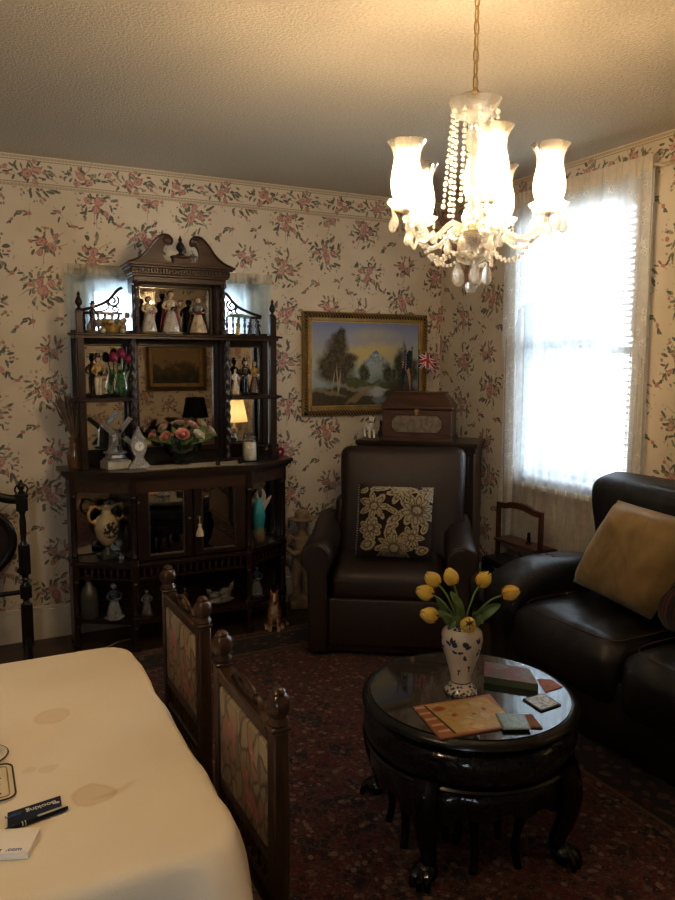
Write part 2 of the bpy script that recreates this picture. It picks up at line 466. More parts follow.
# ------------------------------------------------------------------ windows
GLASS = glassy('window_glass', (.97, .98, 1.0), .02)
def window(name, axis, at, q):
    a0, a1, z0, z1 = q
    root = bpy.data.objects.new(name, None); C.objects.link(root); struct(root)
    def bx(bm, p0, p1, d0, d1, q0, q1, bev=.003):
        if axis == 'x': box(bm, p0, p1, at+d0, at+d1, q0, q1, bev, 1)
        else: box(bm, at+d0, at+d1, p0, p1, q0, q1, bev, 1)
    bm = NB(); w = .075
    bx(bm, a0-w, a0, -.018, .1, z0-.02, z1+w); bx(bm, a1, a1+w, -.018, .1, z0-.02, z1+w); bx(bm, a0-w, a1+w, -.018, .1, z1, z1+w)
    bx(bm, a0-w-.02, a1+w+.02, -.05, .1, z0-.03, z0)
    struct(obj('window_frame', bm, WHITEP, root, smooth=False))
    zm = (z0+z1)/2
    for lo, hi, d in ((z0, zm+.02, .04), (zm-.02, z1, .065)):
        bm = NB(); t = .04
        bx(bm, a0, a0+t, d, d+.025, lo, hi); bx(bm, a1-t, a1, d, d+.025, lo, hi); bx(bm, a0, a1, d, d+.025, lo, lo+t); bx(bm, a0, a1, d, d+.025, hi-t, hi)
        s_ = struct(obj('window_sash', bm, WHITEP, root, smooth=False))
        bm = NB(); bx(bm, a0+t, a1-t, d+.01, d+.014, lo+t, hi-t, 0); struct(obj('window_pane', bm, GLASS, s_, smooth=False))
    return root
window('window_1', 'y', XW, W1); window('window_2', 'x', YB, W2)
wr3 = window('window_3', 'x', YR-.08, W3)

# mini blind in the right-hand window
b = thing('venetian_blind', 'white mini blind with thin slats inside the tall curtained window', 'blind', (XW+.02, 3.1, 2.34))
SLAT = plain('blind_slat', (.8, .82, .84), .5, var=.03)
bm = NB(); box(bm, XW+.004, XW+.034, 2.67, 3.47, 2.315, 2.355, .004, 1); obj('head_rail', bm, SLAT, b, True, False)
bm = NB()
for i in range(44):
    z = .90+i*.032
    box(bm, XW+.008, XW+.03, 2.675, 3.465, z, z+.0012, M=Matrix.Translation((XW+.019, 0, z)) @ Matrix.Rotation(.42, 4, 'Y') @ Matrix.Translation((-XW-.019, 0, -z)))
obj('slat', bm, SLAT, b, True, False)
bm = NB()
for y in (2.85, 3.35): tube(bm, [(XW+.019, y, .87), (XW+.019, y, 2.32)], .0012, 5)
obj('ladder_cord', bm, SLAT, b, True)
bm = NB(); box(bm, XW+.006, XW+.032, 2.675, 3.465, .862, .88, .003, 1); obj('bottom_rail', bm, SLAT, b, True, False)

# ------------------------------------------------------------------ curtains
SHEER = gauze('sheer_voile', (.90, .93, .95), .55, None, .65)
LACE = gauze('curtain_lace', (.92, .92, .90), .24, 62.0, .45)
SHEER2 = gauze('sheer_net', (.72, .84, .92), .26, None, .6)
HEADER2 = gauze('net_header', (.74, .68, .55), .55, None, .3)
HEADER = gauze('curtain_header', (.86, .80, .70), .06, None, .35)
def drape(axis, at, a0, a1, z1, lower, nA=90, nZ=44, amp=.012, freq=70, seed=0.0, skew=0.0):
    """hanging sheet; lower(t) gives the bottom height along the width"""
    bm = NB(); g = []
    for i in range(nA+1):
        t = i/nA; a = a0+(a1-a0)*t; col = []
        zb = lower(t)
        for j in range(nZ+1):
            k = j/nZ; z = z1+(zb-z1)*k
            ww = amp*(.45+.55*k)*(math.sin(a*freq+seed+1.5*math.sin(z*1.7+a*4))+.45*math.sin(a*freq*2.3+seed*2))
            aa = a+skew*k*(t-.5)
            col.append(bm.verts.new((aa, at+ww, z) if axis == 'x' else (at+ww, aa, z)))
        g.append(col)
    for i in range(nA):
        for j in range(nZ): bm.faces.new((g[i][j], g[i+1][j], g[i+1][j+1], g[i][j+1]))
    return bm
yc = XW-.055
cu = thing('lace_curtain', 'long white sheer curtain panel covering the window beside the sofa back', 'curtain', (yc, 2.82, .42))
obj('voile', drape('y', yc, 2.535, 3.06, 2.43, lambda t: .42, seed=1.0), SHEER, cu, True)
obj('lace_edge', drape('y', yc-.012, 2.528, 2.63, 2.43, lambda t: .45, nA=24, seed=3.0), LACE, cu, True)
cu = thing('lace_curtain', 'long white sheer curtain panel with a lace edge nearest the room corner', 'curtain', (yc, 3.36, .42))
obj('voile', drape('y', yc, 3.04, 3.575, 2.43, lambda t: .42, seed=2.2), SHEER, cu, True)
obj('lace_edge', drape('y', yc-.012, 3.47, 3.58, 2.43, lambda t: .45, nA=24, seed=4.0), LACE, cu, True)
va = thing('lace_valance', 'gathered white lace valance with scalloped tails across the top of the tall window', 'valance', (yc-.03, 3.1, 2.4))
def scal(t):
    d = abs(t-.5)*2
    return 2.43-.42-.48*max(0, (d-.35)/.65)**1.2+.025*abs(math.sin(t*PI*9))
obj('lace_drape', drape('y', yc-.034, 2.53, 3.58, 2.43, scal, nA=120, amp=.014, freq=55, seed=.6), LACE, va, True)
bm = drape('y', yc-.036, 2.525, 3.585, 2.49, lambda t: 2.405, nA=150, nZ=6, amp=.007, freq=160); obj('rod_pocket', bm, HEADER, va, True)
rod = thing('curtain_rod', 'slim white rod carrying the curtains of the tall window', 'curtain rod', (yc-.02, 3.1, 2.445))
bm = NB(); tube(bm, [(XW, 2.53, 2.445), (yc-.012, 2.53, 2.445), (yc-.012, 3.58, 2.445), (XW, 3.58, 2.445)], .007, 8); obj('rail', bm, WHITEP, rod, True)
# behind the etagere
xc = YB-.045
cu = thing('net_curtain', 'bluish white net curtain with gathered heading behind the dark display cabinet', 'curtain', (1.12, xc, .93))
obj('net', drape('x', xc, .535, 1.705, 2.02, lambda t: .93, nA=170, amp=.010, freq=85), SHEER2, cu, True)
obj('rod_pocket', drape('x', xc-.012, .53, 1.71, 2.055, lambda t: 1.995, nA=170, nZ=6, amp=.005, freq=150), HEADER2, cu, True)

# ------------------------------------------------------------------ rug
def rug_mat(x0, x1, y0, y1):
    N = NT('persian_rug'); p = N.pos(); s = N.sep(p)
    cx, cy = (x0+x1)/2, (y0+y1)/2; hx, hy = (x1-x0)/2, (y1-y0)/2
    ax = N.math('ABSOLUTE', N.math('SUBTRACT', s[0], cx)); ay = N.math('ABSOLUTE', N.math('SUBTRACT', s[1], cy))
    e = N.math('MINIMUM', N.math('SUBTRACT', hx, ax), N.math('SUBTRACT', hy, ay))     # distance to edge
    fold = N.comb(ax, ay)
    nz = N.noise(fold, 5, 2, out='Color')
    fv = N.vadd(fold, N.vadd(nz, (.09, .09, 0), 'MULTIPLY'))
    d1 = N.vor(fv, 7.0, 'F1'); col1 = N.sep(N.vor(fv, 7.0, 'F1', 'Color'))
    d2 = N.vor(fv, 38, 'F1'); col2 = N.sep(N.vor(fv, 38, 'F1', 'Color'))
    ed = N.vor(fv, 16, 'DISTANCE_TO_EDGE'); fine = N.noise(p, 120, 4, .75)
    c = N.mix(N.noise(p, 2.2, 2), (.080, .016, .014), (.14, .030, .025))
    c = N.mix(N.less(d1, .36, .02), c, N.ramp(col1[0], [(.3, (.016, .011, .016)), (.55, (.12, .026, .020)), (.8, (.055, .014, .012))], 'CONSTANT'))
    c = N.mix(N.less(ed, .05, .02), c, (.10, .06, .04))
    fl = N.less(d2, .44, .06)
    c = N.mix(fl, c, N.ramp(col2[0], [(0, (.02, .014, .018)), (.28, (.20, .115, .075)), (.46, (.16, .032, .026)), (.66, (.27, .19, .13)), (.8, (.06, .014, .012))], 'CONSTANT'))
    c = N.mix(N.less(d2, .13, .03), c, (.20, .14, .095))
    c = N.mix(N.math('MULTIPLY', N.math('SUBTRACT', 1.0, N.less(N.noise(p, 75, 3, .7), .60, .04)), .55), c, (.27, .17, .12))
    # borders
    def band(a, b): return N.math('MULTIPLY', N.math('GREATER_THAN', e, a), N.math('LESS_THAN', e, b))
    bd = N.mix(N.less(N.vor(fv, 20, 'F1'), .38, .03), (.018, .014, .019), N.ramp(N.sep(N.vor(fv, 14, 'F1', 'Color'))[1], [(0, (.13, .065, .04)), (.5, (.09, .022, .018)), (.75, (.17, .12, .08))], 'CONSTANT'))
    c = N.mix(band(.07, .26), c, bd)
    for a, b in ((.0, .012), (.055, .07), (.26, .275), (.31, .318)): c = N.mix(band(a, b), c, (.16, .105, .07))
    c = N.mix(N.math('MULTIPLY_ADD', fine, 2.6, -.95, clamp=True), c, N.mix(.72, c, (.014, .009, .009)), 'MIX')
    return N.done(N.bsdf(c, .95, 0, .1, N.bump(N.noise(p, 260, 2), .6, .006), sheen=.15))
RX0, RX1, RY0, RY1 = -.9, 2.30, .35, 3.87
bm = NB(); box(bm, RX0, RX1, RY0, RY1, 0.0005, .009, .003, 1)
rg = tag(obj('persian_rug', bm, rug_mat(RX0, RX1, RY0, RY1), smooth=False), 'large dark red patterned oriental rug covering most of the floor', 'rug')
bm = NB()
for i in range(300):
    x = RX0+(RX1-RX0)*(i+.5)/300; tube(bm, [(x, RY1-.004, .006), (x+random.uniform(-.004, .004), RY1+.016, .003), (x+random.uniform(-.006, .006), RY1+.028, .0022)], .0016, 4)
fr = obj('fringe', bm, plain('rug_fringe', (.34, .26, .17), .9), rg); fr['kind'] = 'stuff'
# ------------------------------------------------------------------ the display cabinet (etagere)
AX = 1.095
et = thing('display_cabinet', 'tall dark carved display cabinet with mirrors, open niches and swan-neck pediment', 'cabinet', (AX, 4.05, 0))
def P_(bm, name, m=WALNUT, par=None, **k): return obj(name, bm, m, par or et, True, **k)
BODY = [(AX-.605, 4.22), (AX-.605, 4.07), (AX-.325, 3.89), (AX+.325, 3.89), (AX+.605, 4.07), (AX+.605, 4.22)]
# counter
bm = NB()
prism(bm, offset_poly(BODY, .045), .952, .972); prism(bm, offset_poly(BODY, .035), .940, .952); prism(bm, offset_poly(BODY, .018), .926, .940)
P_(bm, 'counter_top', WALNUT_H, smooth=False)
def strip(d0, d1, z0, z1, idx=(1, 2, 3, 4)):
    bm = NB(); A = offset_poly(BODY, d0); B = offset_poly(BODY, d1)
    for i in range(len(idx)-1):
        a, b = idx[i], idx[i+1]
        prism(bm, [A[a], A[b], B[b], B[a]], z0, z1)
    return bm
P_(strip(0, -.02, .855, .928), 'apron', CARVED, smooth=False)
bm = NB(); prism(bm, BODY, .452, .484); prism(bm, offset_poly(BODY, .012), .462, .474); P_(bm, 'shelf', WALNUT_H, smooth=False)
bm = NB(); prism(bm, BODY, .150, .176); P_(bm, 'shelf', WALNUT_H, smooth=False)
P_(strip(-.004, -.022, .388, .400), 'gallery_rail', WALNUT_H, smooth=False)
G = offset_poly(BODY, -.013)
for a, b, n in ((1, 2, 9), (2, 3, 18), (3, 4, 9)):
    for i in range(n):
        t = (i+.5)/n; x = G[a][0]+(G[b][0]-G[a][0])*t; y = G[a][1]+(G[b][1]-G[a][1])*t
        bm = NB(); lathe(bm, [(.004, .40), (.006, .405), (.004, .412), (.008, .426), (.004, .440), (.006, .447), (.005, .452)], (x, y, 0), 8); P_(bm, 'spindle', CARVED)
bm = NB(); box(bm, AX-.605, AX+.605, 4.20, 4.22, .15, .94); P_(bm, 'back_panel', smooth=False)
# inner partitions, corner posts, feet
for s in (-1, 1):
    bm = NB(); box(bm, AX+s*.325-.01, AX+s*.325+.01, 3.90, 4.20, .484, .93); P_(bm, 'partition', smooth=False)
    bm = NB(); box(bm, AX+s*.60-.009, AX+s*.60+.009, 4.07, 4.21, .03, .94); P_(bm, 'side_panel', smooth=False)
for (x, y) in ((AX-.59, 4.075), (AX-.318, 3.902), (AX+.318, 3.902), (AX+.59, 4.075), (AX-.59, 4.2), (AX+.59, 4.2)):
    bm = NB()
    for z0, z1 in ((.0, .03), (.14, .19), (.38, .50), (.84, .94)): box(bm, x-.019, x+.019, y-.019, y+.019, z0, z1, .003, 1)
    pr = lambda a, b: [(.013, a), (.018, a+.012), (.012, a+.03), (.0165, (a+b)/2), (.012, b-.03), (.018, b-.012), (.013, b)]
    lathe(bm, pr(.03, .14), (x, y, 0), 12); lathe(bm, pr(.19, .38), (x, y, 0), 12); lathe(bm, pr(.50, .84), (x, y, 0), 12)
    P_(bm, 'corner_post')
# cupboard doors
for s in (-1, 1):
    x0, x1 = (AX-.30, AX-.004) if s < 0 else (AX+.004, AX+.30)
    p0, p1 = (x0+.062, x1-.045) if s < 0 else (x0+.045, x1-.062)
    bm = NB()
    box(bm, x0, p0, 3.893, 3.915, .49, .925, .003, 1); box(bm, p1, x1, 3.893, 3.915, .49, .925, .003, 1)
    box(bm, p0, p1, 3.893, 3.915, .49, .515, .003, 1); box(bm, p0, p1, 3.893, 3.915, .885, .925, .003, 1)
    d = P_(bm, 'door', WALNUT, smooth=False)
    bm = NB(); box(bm, p0, p1, 3.903, 3.907, .515, .885); P_(bm, 'mirror_pane', MIRROR, d, smooth=False, label='bevelled mirror pane')
    bm = NB(); w = .006
    for q in ((p0, p0+w, .515, .885), (p1-w, p1, .515, .885), (p0, p1, .515, .515+w), (p0, p1, .885-w, .885)): box(bm, q[0], q[1], 3.898, 3.904, q[2], q[3])
    P_(bm, 'bevel_strip', plain('bevel_glass', (.55, .55, .52), .1, .9), d, smooth=False)
    xk = x1-.022 if s < 0 else x0+.022
    bm = NB(); ell(bm, (xk, 3.884, .70), (.009, .010, .009)); P_(bm, 'knob', BRASS, d)
# niche mirrors
for s in (-1, 1):
    a, b = sorted((AX+s*.335, AX+s*.585)); bm = NB(); box(bm, a, b, 4.190, 4.198, .49, .84); P_(bm, 'niche_mirror', MIRROR, smooth=False)
# ---- upper stage
bm = NB(); box(bm, AX-.555, AX+.555, 4.205, 4.22, .972, 1.70); box(bm, AX-.25, AX+.25, 4.205, 4.22, 1.70, 2.04); P_(bm, 'upper_back', smooth=False)
def frame(x0, x1, z0, z1, w, name, y0=4.175, y1=4.205, m=WALNUT):
    bm = NB(); box(bm, x0-w, x0, y0, y1, z0-w, z1+w, .003, 1); box(bm, x1, x1+w, y0, y1, z0-w, z1+w, .003, 1); box(bm, x0, x1, y0, y1, z0-w, z0, .003, 1); box(bm, x0, x1, y0, y1, z1, z1+w, .003, 1)
    f = P_(bm, name, m, smooth=False)
    bm = NB(); box(bm, x0, x1, y1-.008, y1-.003, z0, z1); P_(bm, 'mirror_pane', MIRROR, f, smooth=False)
    bm = NB(); b = .005
    for q in ((x0, x0+b, z0, z1), (x1-b, x1, z0, z1), (x0, x1, z0, z0+b), (x0, x1, z1-b, z1)): box(bm, q[0], q[1], y1-.012, y1-.0075, q[2], q[3])
    P_(bm, 'bevel_strip', plain('bevel_glass', (.55, .55, .52), .1, .9), f, smooth=False)
frame(AX-.213, AX+.213, 1.06, 1.62, .03, 'centre_mirror_frame')
for s in (-1, 1):
    a, b = sorted((AX+s*.295, AX+s*.495))
    frame(a, b, 1.06, 1.318, .012, 'wing_mirror_frame'); frame(a, b, 1.362, 1.62, .012, 'wing_mirror_frame')
    bm = NB(); a2, b2 = sorted((AX+s*.275, AX+s*.56)); box(bm, a2, b2, 4.03, 4.205, 1.325, 1.345, .004, 2); box(bm, AX+s*.555, AX+s*.585, 4.05, 4.08, 1.328, 1.342, .004, 2); P_(bm, 'wing_shelf', WALNUT_H, smooth=False)
    # flat stile between wing and centre plus twisted column
    a3, b3 = sorted((AX+s*.243, AX+s*.283)); bm = NB(); box(bm, a3, b3, 4.12, 4.205, .972, 1.70, .003, 1); P_(bm, 'stile', smooth=False)
    bm = NB(); xq = AX+s*.262
    lathe(bm, [(.02, .972), (.022, 1.0), (.014, 1.02)]+[(.015, 1.02+i*.006) for i in range(1, 106)]+[(.014, 1.66), (.022, 1.67), (.02, 1.68)], (xq, 4.075, 0), 10, wob=lambda a, z: 1+.16*math.sin(2*a+z*120)); P_(bm, 'twisted_column')
    # outer post with finial
    xo = AX+s*.53; bm = NB(); box(bm, xo-.018, xo+.018, 4.04, 4.078, .972, 1.795, .003, 1); box(bm, xo-.012, xo+.012, 4.078, 4.205, .972, 1.0); P_(bm, 'outer_post', smooth=False)
    bm = NB(); box(bm, xo-.017, xo+.017, 4.18, 4.21, .972, 1.70, .002, 1); P_(bm, 'rear_post', smooth=False)
    bm = NB(); lathe(bm, [(.017, 1.795), (.019, 1.80), (.008, 1.808), (.007, 1.815), (.016, 1.826), (.018, 1.838), (.012, 1.855), (.006, 1.868), (.009, 1.874), (.005, 1.884), (0, 1.892)], (xo, 4.059, 0), 14); P_(bm, 'finial')
    # gallery over the wing: rail, spindles, scroll bracket
    bm = NB(); a4, b4 = sorted((AX+s*.285, AX+s*.515)); box(bm, a4, b4, 4.192, 4.206, 1.785, 1.799, .002, 1); P_(bm, 'gallery_rail', WALNUT_H, smooth=False)
    for i in range(6):
        xs = AX+s*(.305+.036*i); bm = NB(); lathe(bm, [(.005, 1.70), (.008, 1.712), (.005, 1.725), (.010, 1.745), (.005, 1.765), (.008, 1.778), (.005, 1.787)], (xs, 4.199, 0), 8); P_(bm, 'spindle')
    bm = NB()
    tube(bm, spline([(AX+s*.285, 4.198, 1.93), (AX+s*.31, 4.198, 1.915), (AX+s*.36, 4.198, 1.86), (AX+s*.43, 4.198, 1.825), (AX+s*.515, 4.198, 1.80)], 7), .0085, 6)
    sp = [(AX+s*(.335+.034*(1-t/14*.75)*math.cos(2.2+t*.62)), 4.198, 1.858+.034*(1-t/14*.75)*math.sin(2.2+t*.62)) for t in range(15)]; tube(bm, sp, .006, 6)
    sp = [(AX+s*(.325+.024*(1-t/12*.75)*math.cos(-1.0-t*.65)), 4.198, 1.815+.020*(1-t/12*.75)*math.sin(-1.0-t*.65)) for t in range(13)]; tube(bm, sp, .005, 6)
    tube(bm, spline([(AX+s*.37, 4.198, 1.85), (AX+s*.355, 4.198, 1.825), (AX+s*.385, 4.198, 1.805), (AX+s*.43, 4.198, 1.80)], 5), .0045, 6)
    P_(bm, 'scroll_bracket')
bm = NB(); box(bm, AX-.565, AX+.565, 4.02, 4.21, 1.668, 1.682, .004, 1); box(bm, AX-.555, AX+.555, 4.03, 4.21, 1.655, 1.668); box(bm, AX-.59, AX+.59, 4.045, 4.075, 1.669, 1.681, .004, 1); P_(bm, 'top_shelf', WALNUT_H, smooth=False)
# top niche with mirror back
frame(AX-.195, AX+.195, 1.70, 1.94, .018, 'niche_mirror_frame', m=CARVED)
for s in (-1, 1):
    a, b = sorted((AX+s*.214, AX+s*.252)); bm = NB(); box(bm, a, b, 4.10, 4.205, 1.682, 1.965, .003, 1); P_(bm, 'niche_stile', CARVED, smooth=False)
    bm = NB(); lathe(bm, [(.018, 1.682), (.02, 1.70), (.012, 1.715)]+[(.013, 1.715+i*.006) for i in range(1, 37)]+[(.012, 1.935), (.02, 1.945), (.018, 1.965)], (AX+s*.238, 4.065, 0), 10, wob=lambda a, z: 1+.2*math.sin(2*a+z*130)); P_(bm, 'twisted_column')
bm = NB()
for (o, y0, z0, z1) in ((.252, 4.05, 1.955, 1.982), (.262, 4.035, 1.982, 1.994), (.268, 4.025, 1.994, 2.024), (.280, 4.01, 2.024, 2.035), (.292, 3.998, 2.035, 2.048)): box(bm, AX-o, AX+o, y0, 4.21, z0, z1, .002, 1)
P_(bm, 'cornice', CARVED, smooth=False)
bm = NB()
for i in range(34):
    x = AX-.260+i*.01576; box(bm, x-.0042, x+.0042, 4.013, 4.027, 2.002, 2.020)
P_(bm, 'dentil_moulding', CARVED, smooth=False)
for s in (-1, 1):
    top = spline([(.315, 0, 2.062), (.255, 0, 2.085), (.205, 0, 2.125), (.165, 0, 2.175), (.125, 0, 2.212), (.085, 0, 2.218), (.058, 0, 2.200), (.056, 0, 2.178), (.070, 0, 2.166), (.09, 0, 2.168), (.104, 0, 2.150), (.112, 0, 2.12), (.102, 0, 2.092), (.072, 0, 2.078), (.03, 0, 2.074), (.0, 0, 2.074)], 5)
    top = [Vector((p.x*.90, 0, 2.048+(p.z-2.062)*.97)) for p in top]
    poly = [(AX+s*p.x, p.z) for p in top]+[(AX, 2.048)]
    bm = NB(); prism(bm, poly, 4.03, 4.058, 'xz'); P_(bm, 'swan_neck', CARVED, smooth=False)
    bm = NB(); tube(bm, [(AX+s*p.x, 4.026, p.z+.001) for p in top[:40]], .006, 6); P_(bm, 'swan_neck_moulding', CARVED)
    bm = NB(); lathe(bm, [(.0, 0), (.02, 0), (.022, .006), (.012, .011), (0, .012)], M=Matrix.Translation((AX+s*.076, 4.03, 2.174)) @ Matrix.Rotation(PI/2, 4, 'X'), seg=14); P_(bm, 'rosette', CARVED)
bm = NB(); box(bm, AX-.045, AX+.045, 4.025, 4.075, 2.048, 2.086, .003, 1); box(bm, AX-.050, AX+.050, 4.02, 4.08, 2.086, 2.098, .003, 1); P_(bm, 'finial_pedestal', CARVED, smooth=False)
bm = NB(); lathe(bm, [(.022, 2.112), (.024, 2.118), (.009, 2.127), (.009, 2.133), (.022, 2.147), (.024, 2.160), (.016, 2.176), (.007, 2.188), (.011, 2.196), (.006, 2.208), (0, 2.222)], (AX, 4.05, -.014), 14); P_(bm, 'urn_finial', WALNUT)

# ------------------------------------------------------------------ corner chest, set across the corner
cr = PI/4
ch = thing('corner_chest', 'dark wooden chest of drawers set across the room corner behind the leather armchair', 'chest', (2.565, 3.925, 0), -cr)
bm = NB(); box(bm, -.355, .355, -.165, .19, .05, 1.0, .004, 1); obj('carcass', bm, WALNUT_H, ch, smooth=False)
bm = NB(); box(bm, -.375, .375, -.185, .20, 1.03, 1.06, .006, 2); box(bm, -.365, .365, -.175, .195, 1.0, 1.03, .003, 1); obj('top', bm, WALNUT_H, ch, smooth=False)
for z0, z1 in ((.08, .31), (.33, .56), (.58, .79), (.81, .98)):
    bm = NB(); box(bm, -.325, .325, -.177, -.163, z0, z1, .004, 1); d = obj('drawer', bm, WALNUT_H, ch, smooth=False)
    for s in (-.18, .18):
        bm = NB(); ell(bm, (s, -.188, (z0+z1)/2), .014); obj('knob', bm, BRASS, d)
bm = NB(); box(bm, -.365, .365, -.17, .195, 0, .06, .004, 1); obj('plinth', bm, WALNUT_H, ch, smooth=False)

# wooden casket on the chest
bc = Vector((2.53, 3.89, 1.06)); ca = thing('wooden_casket', 'brown wooden casket with sloped lid and pale octagonal plaque, on the chest', 'box', bc, -cr*.93); ca.scale = (1, 1, 1.16)
bm = NB(); box(bm, -.222, .222, -.135, .135, 0, .022, .004, 1); box(bm, -.21, .21, -.125, .125, .022, .165, .003, 1); obj('body', bm, OAKBOX, ca, smooth=False)
bm = NB(); box(bm, -.218, .218, -.133, .133, .168, .188, .004, 1)
v = [bm.verts.new(q) for q in ((-.213, -.128, .188), (.213, -.128, .188), (.213, .128, .188), (-.213, .128, .188), (-.16, -.08, .247), (.16, -.08, .247), (.16, .08, .247), (-.16, .08, .247))]
for q in ((0, 1, 5, 4), (1, 2, 6, 5), (2, 3, 7, 6), (3, 0, 4, 7), (4, 5, 6, 7)): bm.faces.new([v[i] for i in q])
box(bm, -.165, .165, -.085, .085, .247, .256, .003, 1); obj('lid', bm, OAKBOX, ca, smooth=False)
def octa(w, h, c): return [(-w, -h+c), (-w+c, -h), (w-c, -h), (w, -h+c), (w, h-c), (w-c, h), (-w+c, h), (-w, h-c)]
bm = NB(); prism(bm, [(x, z+.092) for x, z in octa(.15, .045, .028)], -.129, -.1245, 'xz')
obj('plaque', bm, plain('plaque_stone', (.20, .165, .13), .5, var=.35, vs=40), ca, smooth=False, label='pale mottled octagonal plaque')
bm = NB(); tube(bm, [(x*1.03, -.127, z*1.03+.092) for x, z in octa(.15, .045, .028)], .004, 6, True); obj('plaque_moulding', bm, OAKBOX, ca)
bm = NB(); box(bm, -.012, .012, -.139, -.132, .150, .172, .002, 1); ell(bm, (0, -.138, .145), (.008, .004, .012)); obj('clasp', bm, BRASS, ca)

# ------------------------------------------------------------------ leather armchair
def leather(name, a, b, rough=.38, scale=1.0, st=.22, ct=.08):
    N = NT(name); v = N.obj()
    big = N.noise(v, 3.5, 3); fine = N.vor(v, 260, 'DISTANCE_TO_EDGE'); wr = N.noise(v, 9*scale, 4, .6, dist=1.2)
    c = N.ramp(big, [(.3, a), (.7, b)])
    h = N.math('ADD', N.math('MULTIPLY', fine, .25), N.math('MULTIPLY', wr, 1.2))
    r = N.math('MULTIPLY_ADD', big, .18, rough-.09)
    return N.done(N.bsdf(c, r, 0, .65, N.bump(h, st, .012), coat=ct))
LBROWN = leather('brown_leather', (.022, .012, .008), (.036, .019, .012), .47, 1.0, .28, .0)
LBLACK = leather('black_leather', (.006, .006, .0065), (.013, .0125, .013), .42, .8, .45, .35)
STITCH = plain('brown_stitching', (.10, .055, .035), .7)
ar = thing('leather_armchair', 'brown leather recliner armchair with rolled arms and a floral cushion on it', 'armchair', (2.100, 3.50, .0092), -.576)
# local: x right, y back, front at y=-.36
bm = NB(); box(bm, -.33, .33, -.335, .30, .02, .30, .02, 2); obj('base', bm, LBROWN, ar)
bm = NB(); box(bm, -.31, .31, -.352, -.32, .06, .315, .014, 3); obj('front_panel', bm, LBROWN, ar)
bm = NB(); v = box(bm, -.295, .295, -.355, .22, .30, .455, .045, 4)
bmesh.ops.subdivide_edges(bm, edges=[e for e in bm.edges if e.calc_length() > .2], cuts=8, use_grid_fill=True)
for q in bm.verts:
    if q.co.z > .40: q.co.z += .022*max(0, 1-(q.co.x/.295)**2)*max(0, 1-((q.co.y+.07)/.29)**2)
sc_ = obj('seat_cushion', bm, LBROWN, ar, ang=80)
bm = NB(); tube(bm, [(x, -.352, .408) for x in (-.27, -.1, .1, .27)], .004, 6); obj('seam', bm, LBROWN, sc_)
def arm_bm(s):
    bm = NB()
    prof = [(.315, .02), (.315, .44), (.295, .49), (.298, .55), (.33, .595), (.385, .607), (.435, .585), (.458, .535), (.450, .485), (.418, .45), (.412, .02)]
    ys = [-.355, -.345, -.2, 0, .2, .33]; rings = []
    for i, y in enumerate(ys):
        k = 0 if i else 1
        lift = .0 if y < 0 else .05*(y/.33)
        ring = []
        for x, z in prof:
            cx_, cz_ = .368, .3
            xx = cx_+(x-cx_)*(1-.06*k); zz = z+(lift if z > .4 else 0) - (.008*k if z > .3 else 0)
            ring.append(bm.verts.new((s*xx, y, zz)))
        rings.append(ring)
    n = len(prof)
    for a, b in zip(rings[:-1], rings[1:]):
        for i in range(n):
            j = (i+1) % n; bm.faces.new((a[i], b[i], b[j], a[j]))
    bm.faces.new(rings[0]); bm.faces.new(list(reversed(rings[-1])))
    return bm
for s in (-1, 1):
    a = obj('arm', arm_bm(s), LBROWN, ar, ang=50)
    m = a.modifiers.new('b', 'BEVEL'); m.width = .012; m.segments = 3; m.limit_method = 'ANGLE'; m.angle_limit = .9
    bm = NB(); tube(bm, [(s*.318, -.357, .1), (s*.318, -.357, .44), (s*.304, -.357, .50), (s*.312, -.356, .55), (s*.345, -.356, .582), (s*.385, -.356, .586)], .005, 6); obj('piping', bm, LBROWN, a)
bm = NB(); v = box(bm, -.345, .385, -.09, .09, -.34, .345, .058, 5)
bmesh.ops.subdivide_edges(bm, edges=[e for e in bm.edges if e.calc_length() > .2], cuts=8, use_grid_fill=True)
for q in bm.verts:
    if q.co.y < -.04: q.co.y -= .03*max(0, 1-(q.co.x/.34)**2)*max(0, 1-(q.co.z/.34)**2)
    q.co.x *= 1-.05*(q.co.z+.34)/.68 if q.co.z < 0 else .975+.02*(q.co.z/.34)
bm.transform(Matrix.Translation((.035, .24, .695)) @ Matrix.Rotation(math.radians(-9), 4, 'X'))
obj('backrest', bm, LBROWN, ar, ang=80)
bm = NB(); box(bm, -.33, .33, .18, .335, .03, .75, .03, 3); obj('back_shell', bm, LBROWN, ar)
for s in (-.3, .3):
    for y in (-.28, .28):
        bm = NB(); lathe(bm, [(.02, 0), (.024, .02), (.02, .03)], (s, y, 0), 10); obj('foot', bm, WALNUT, ar)

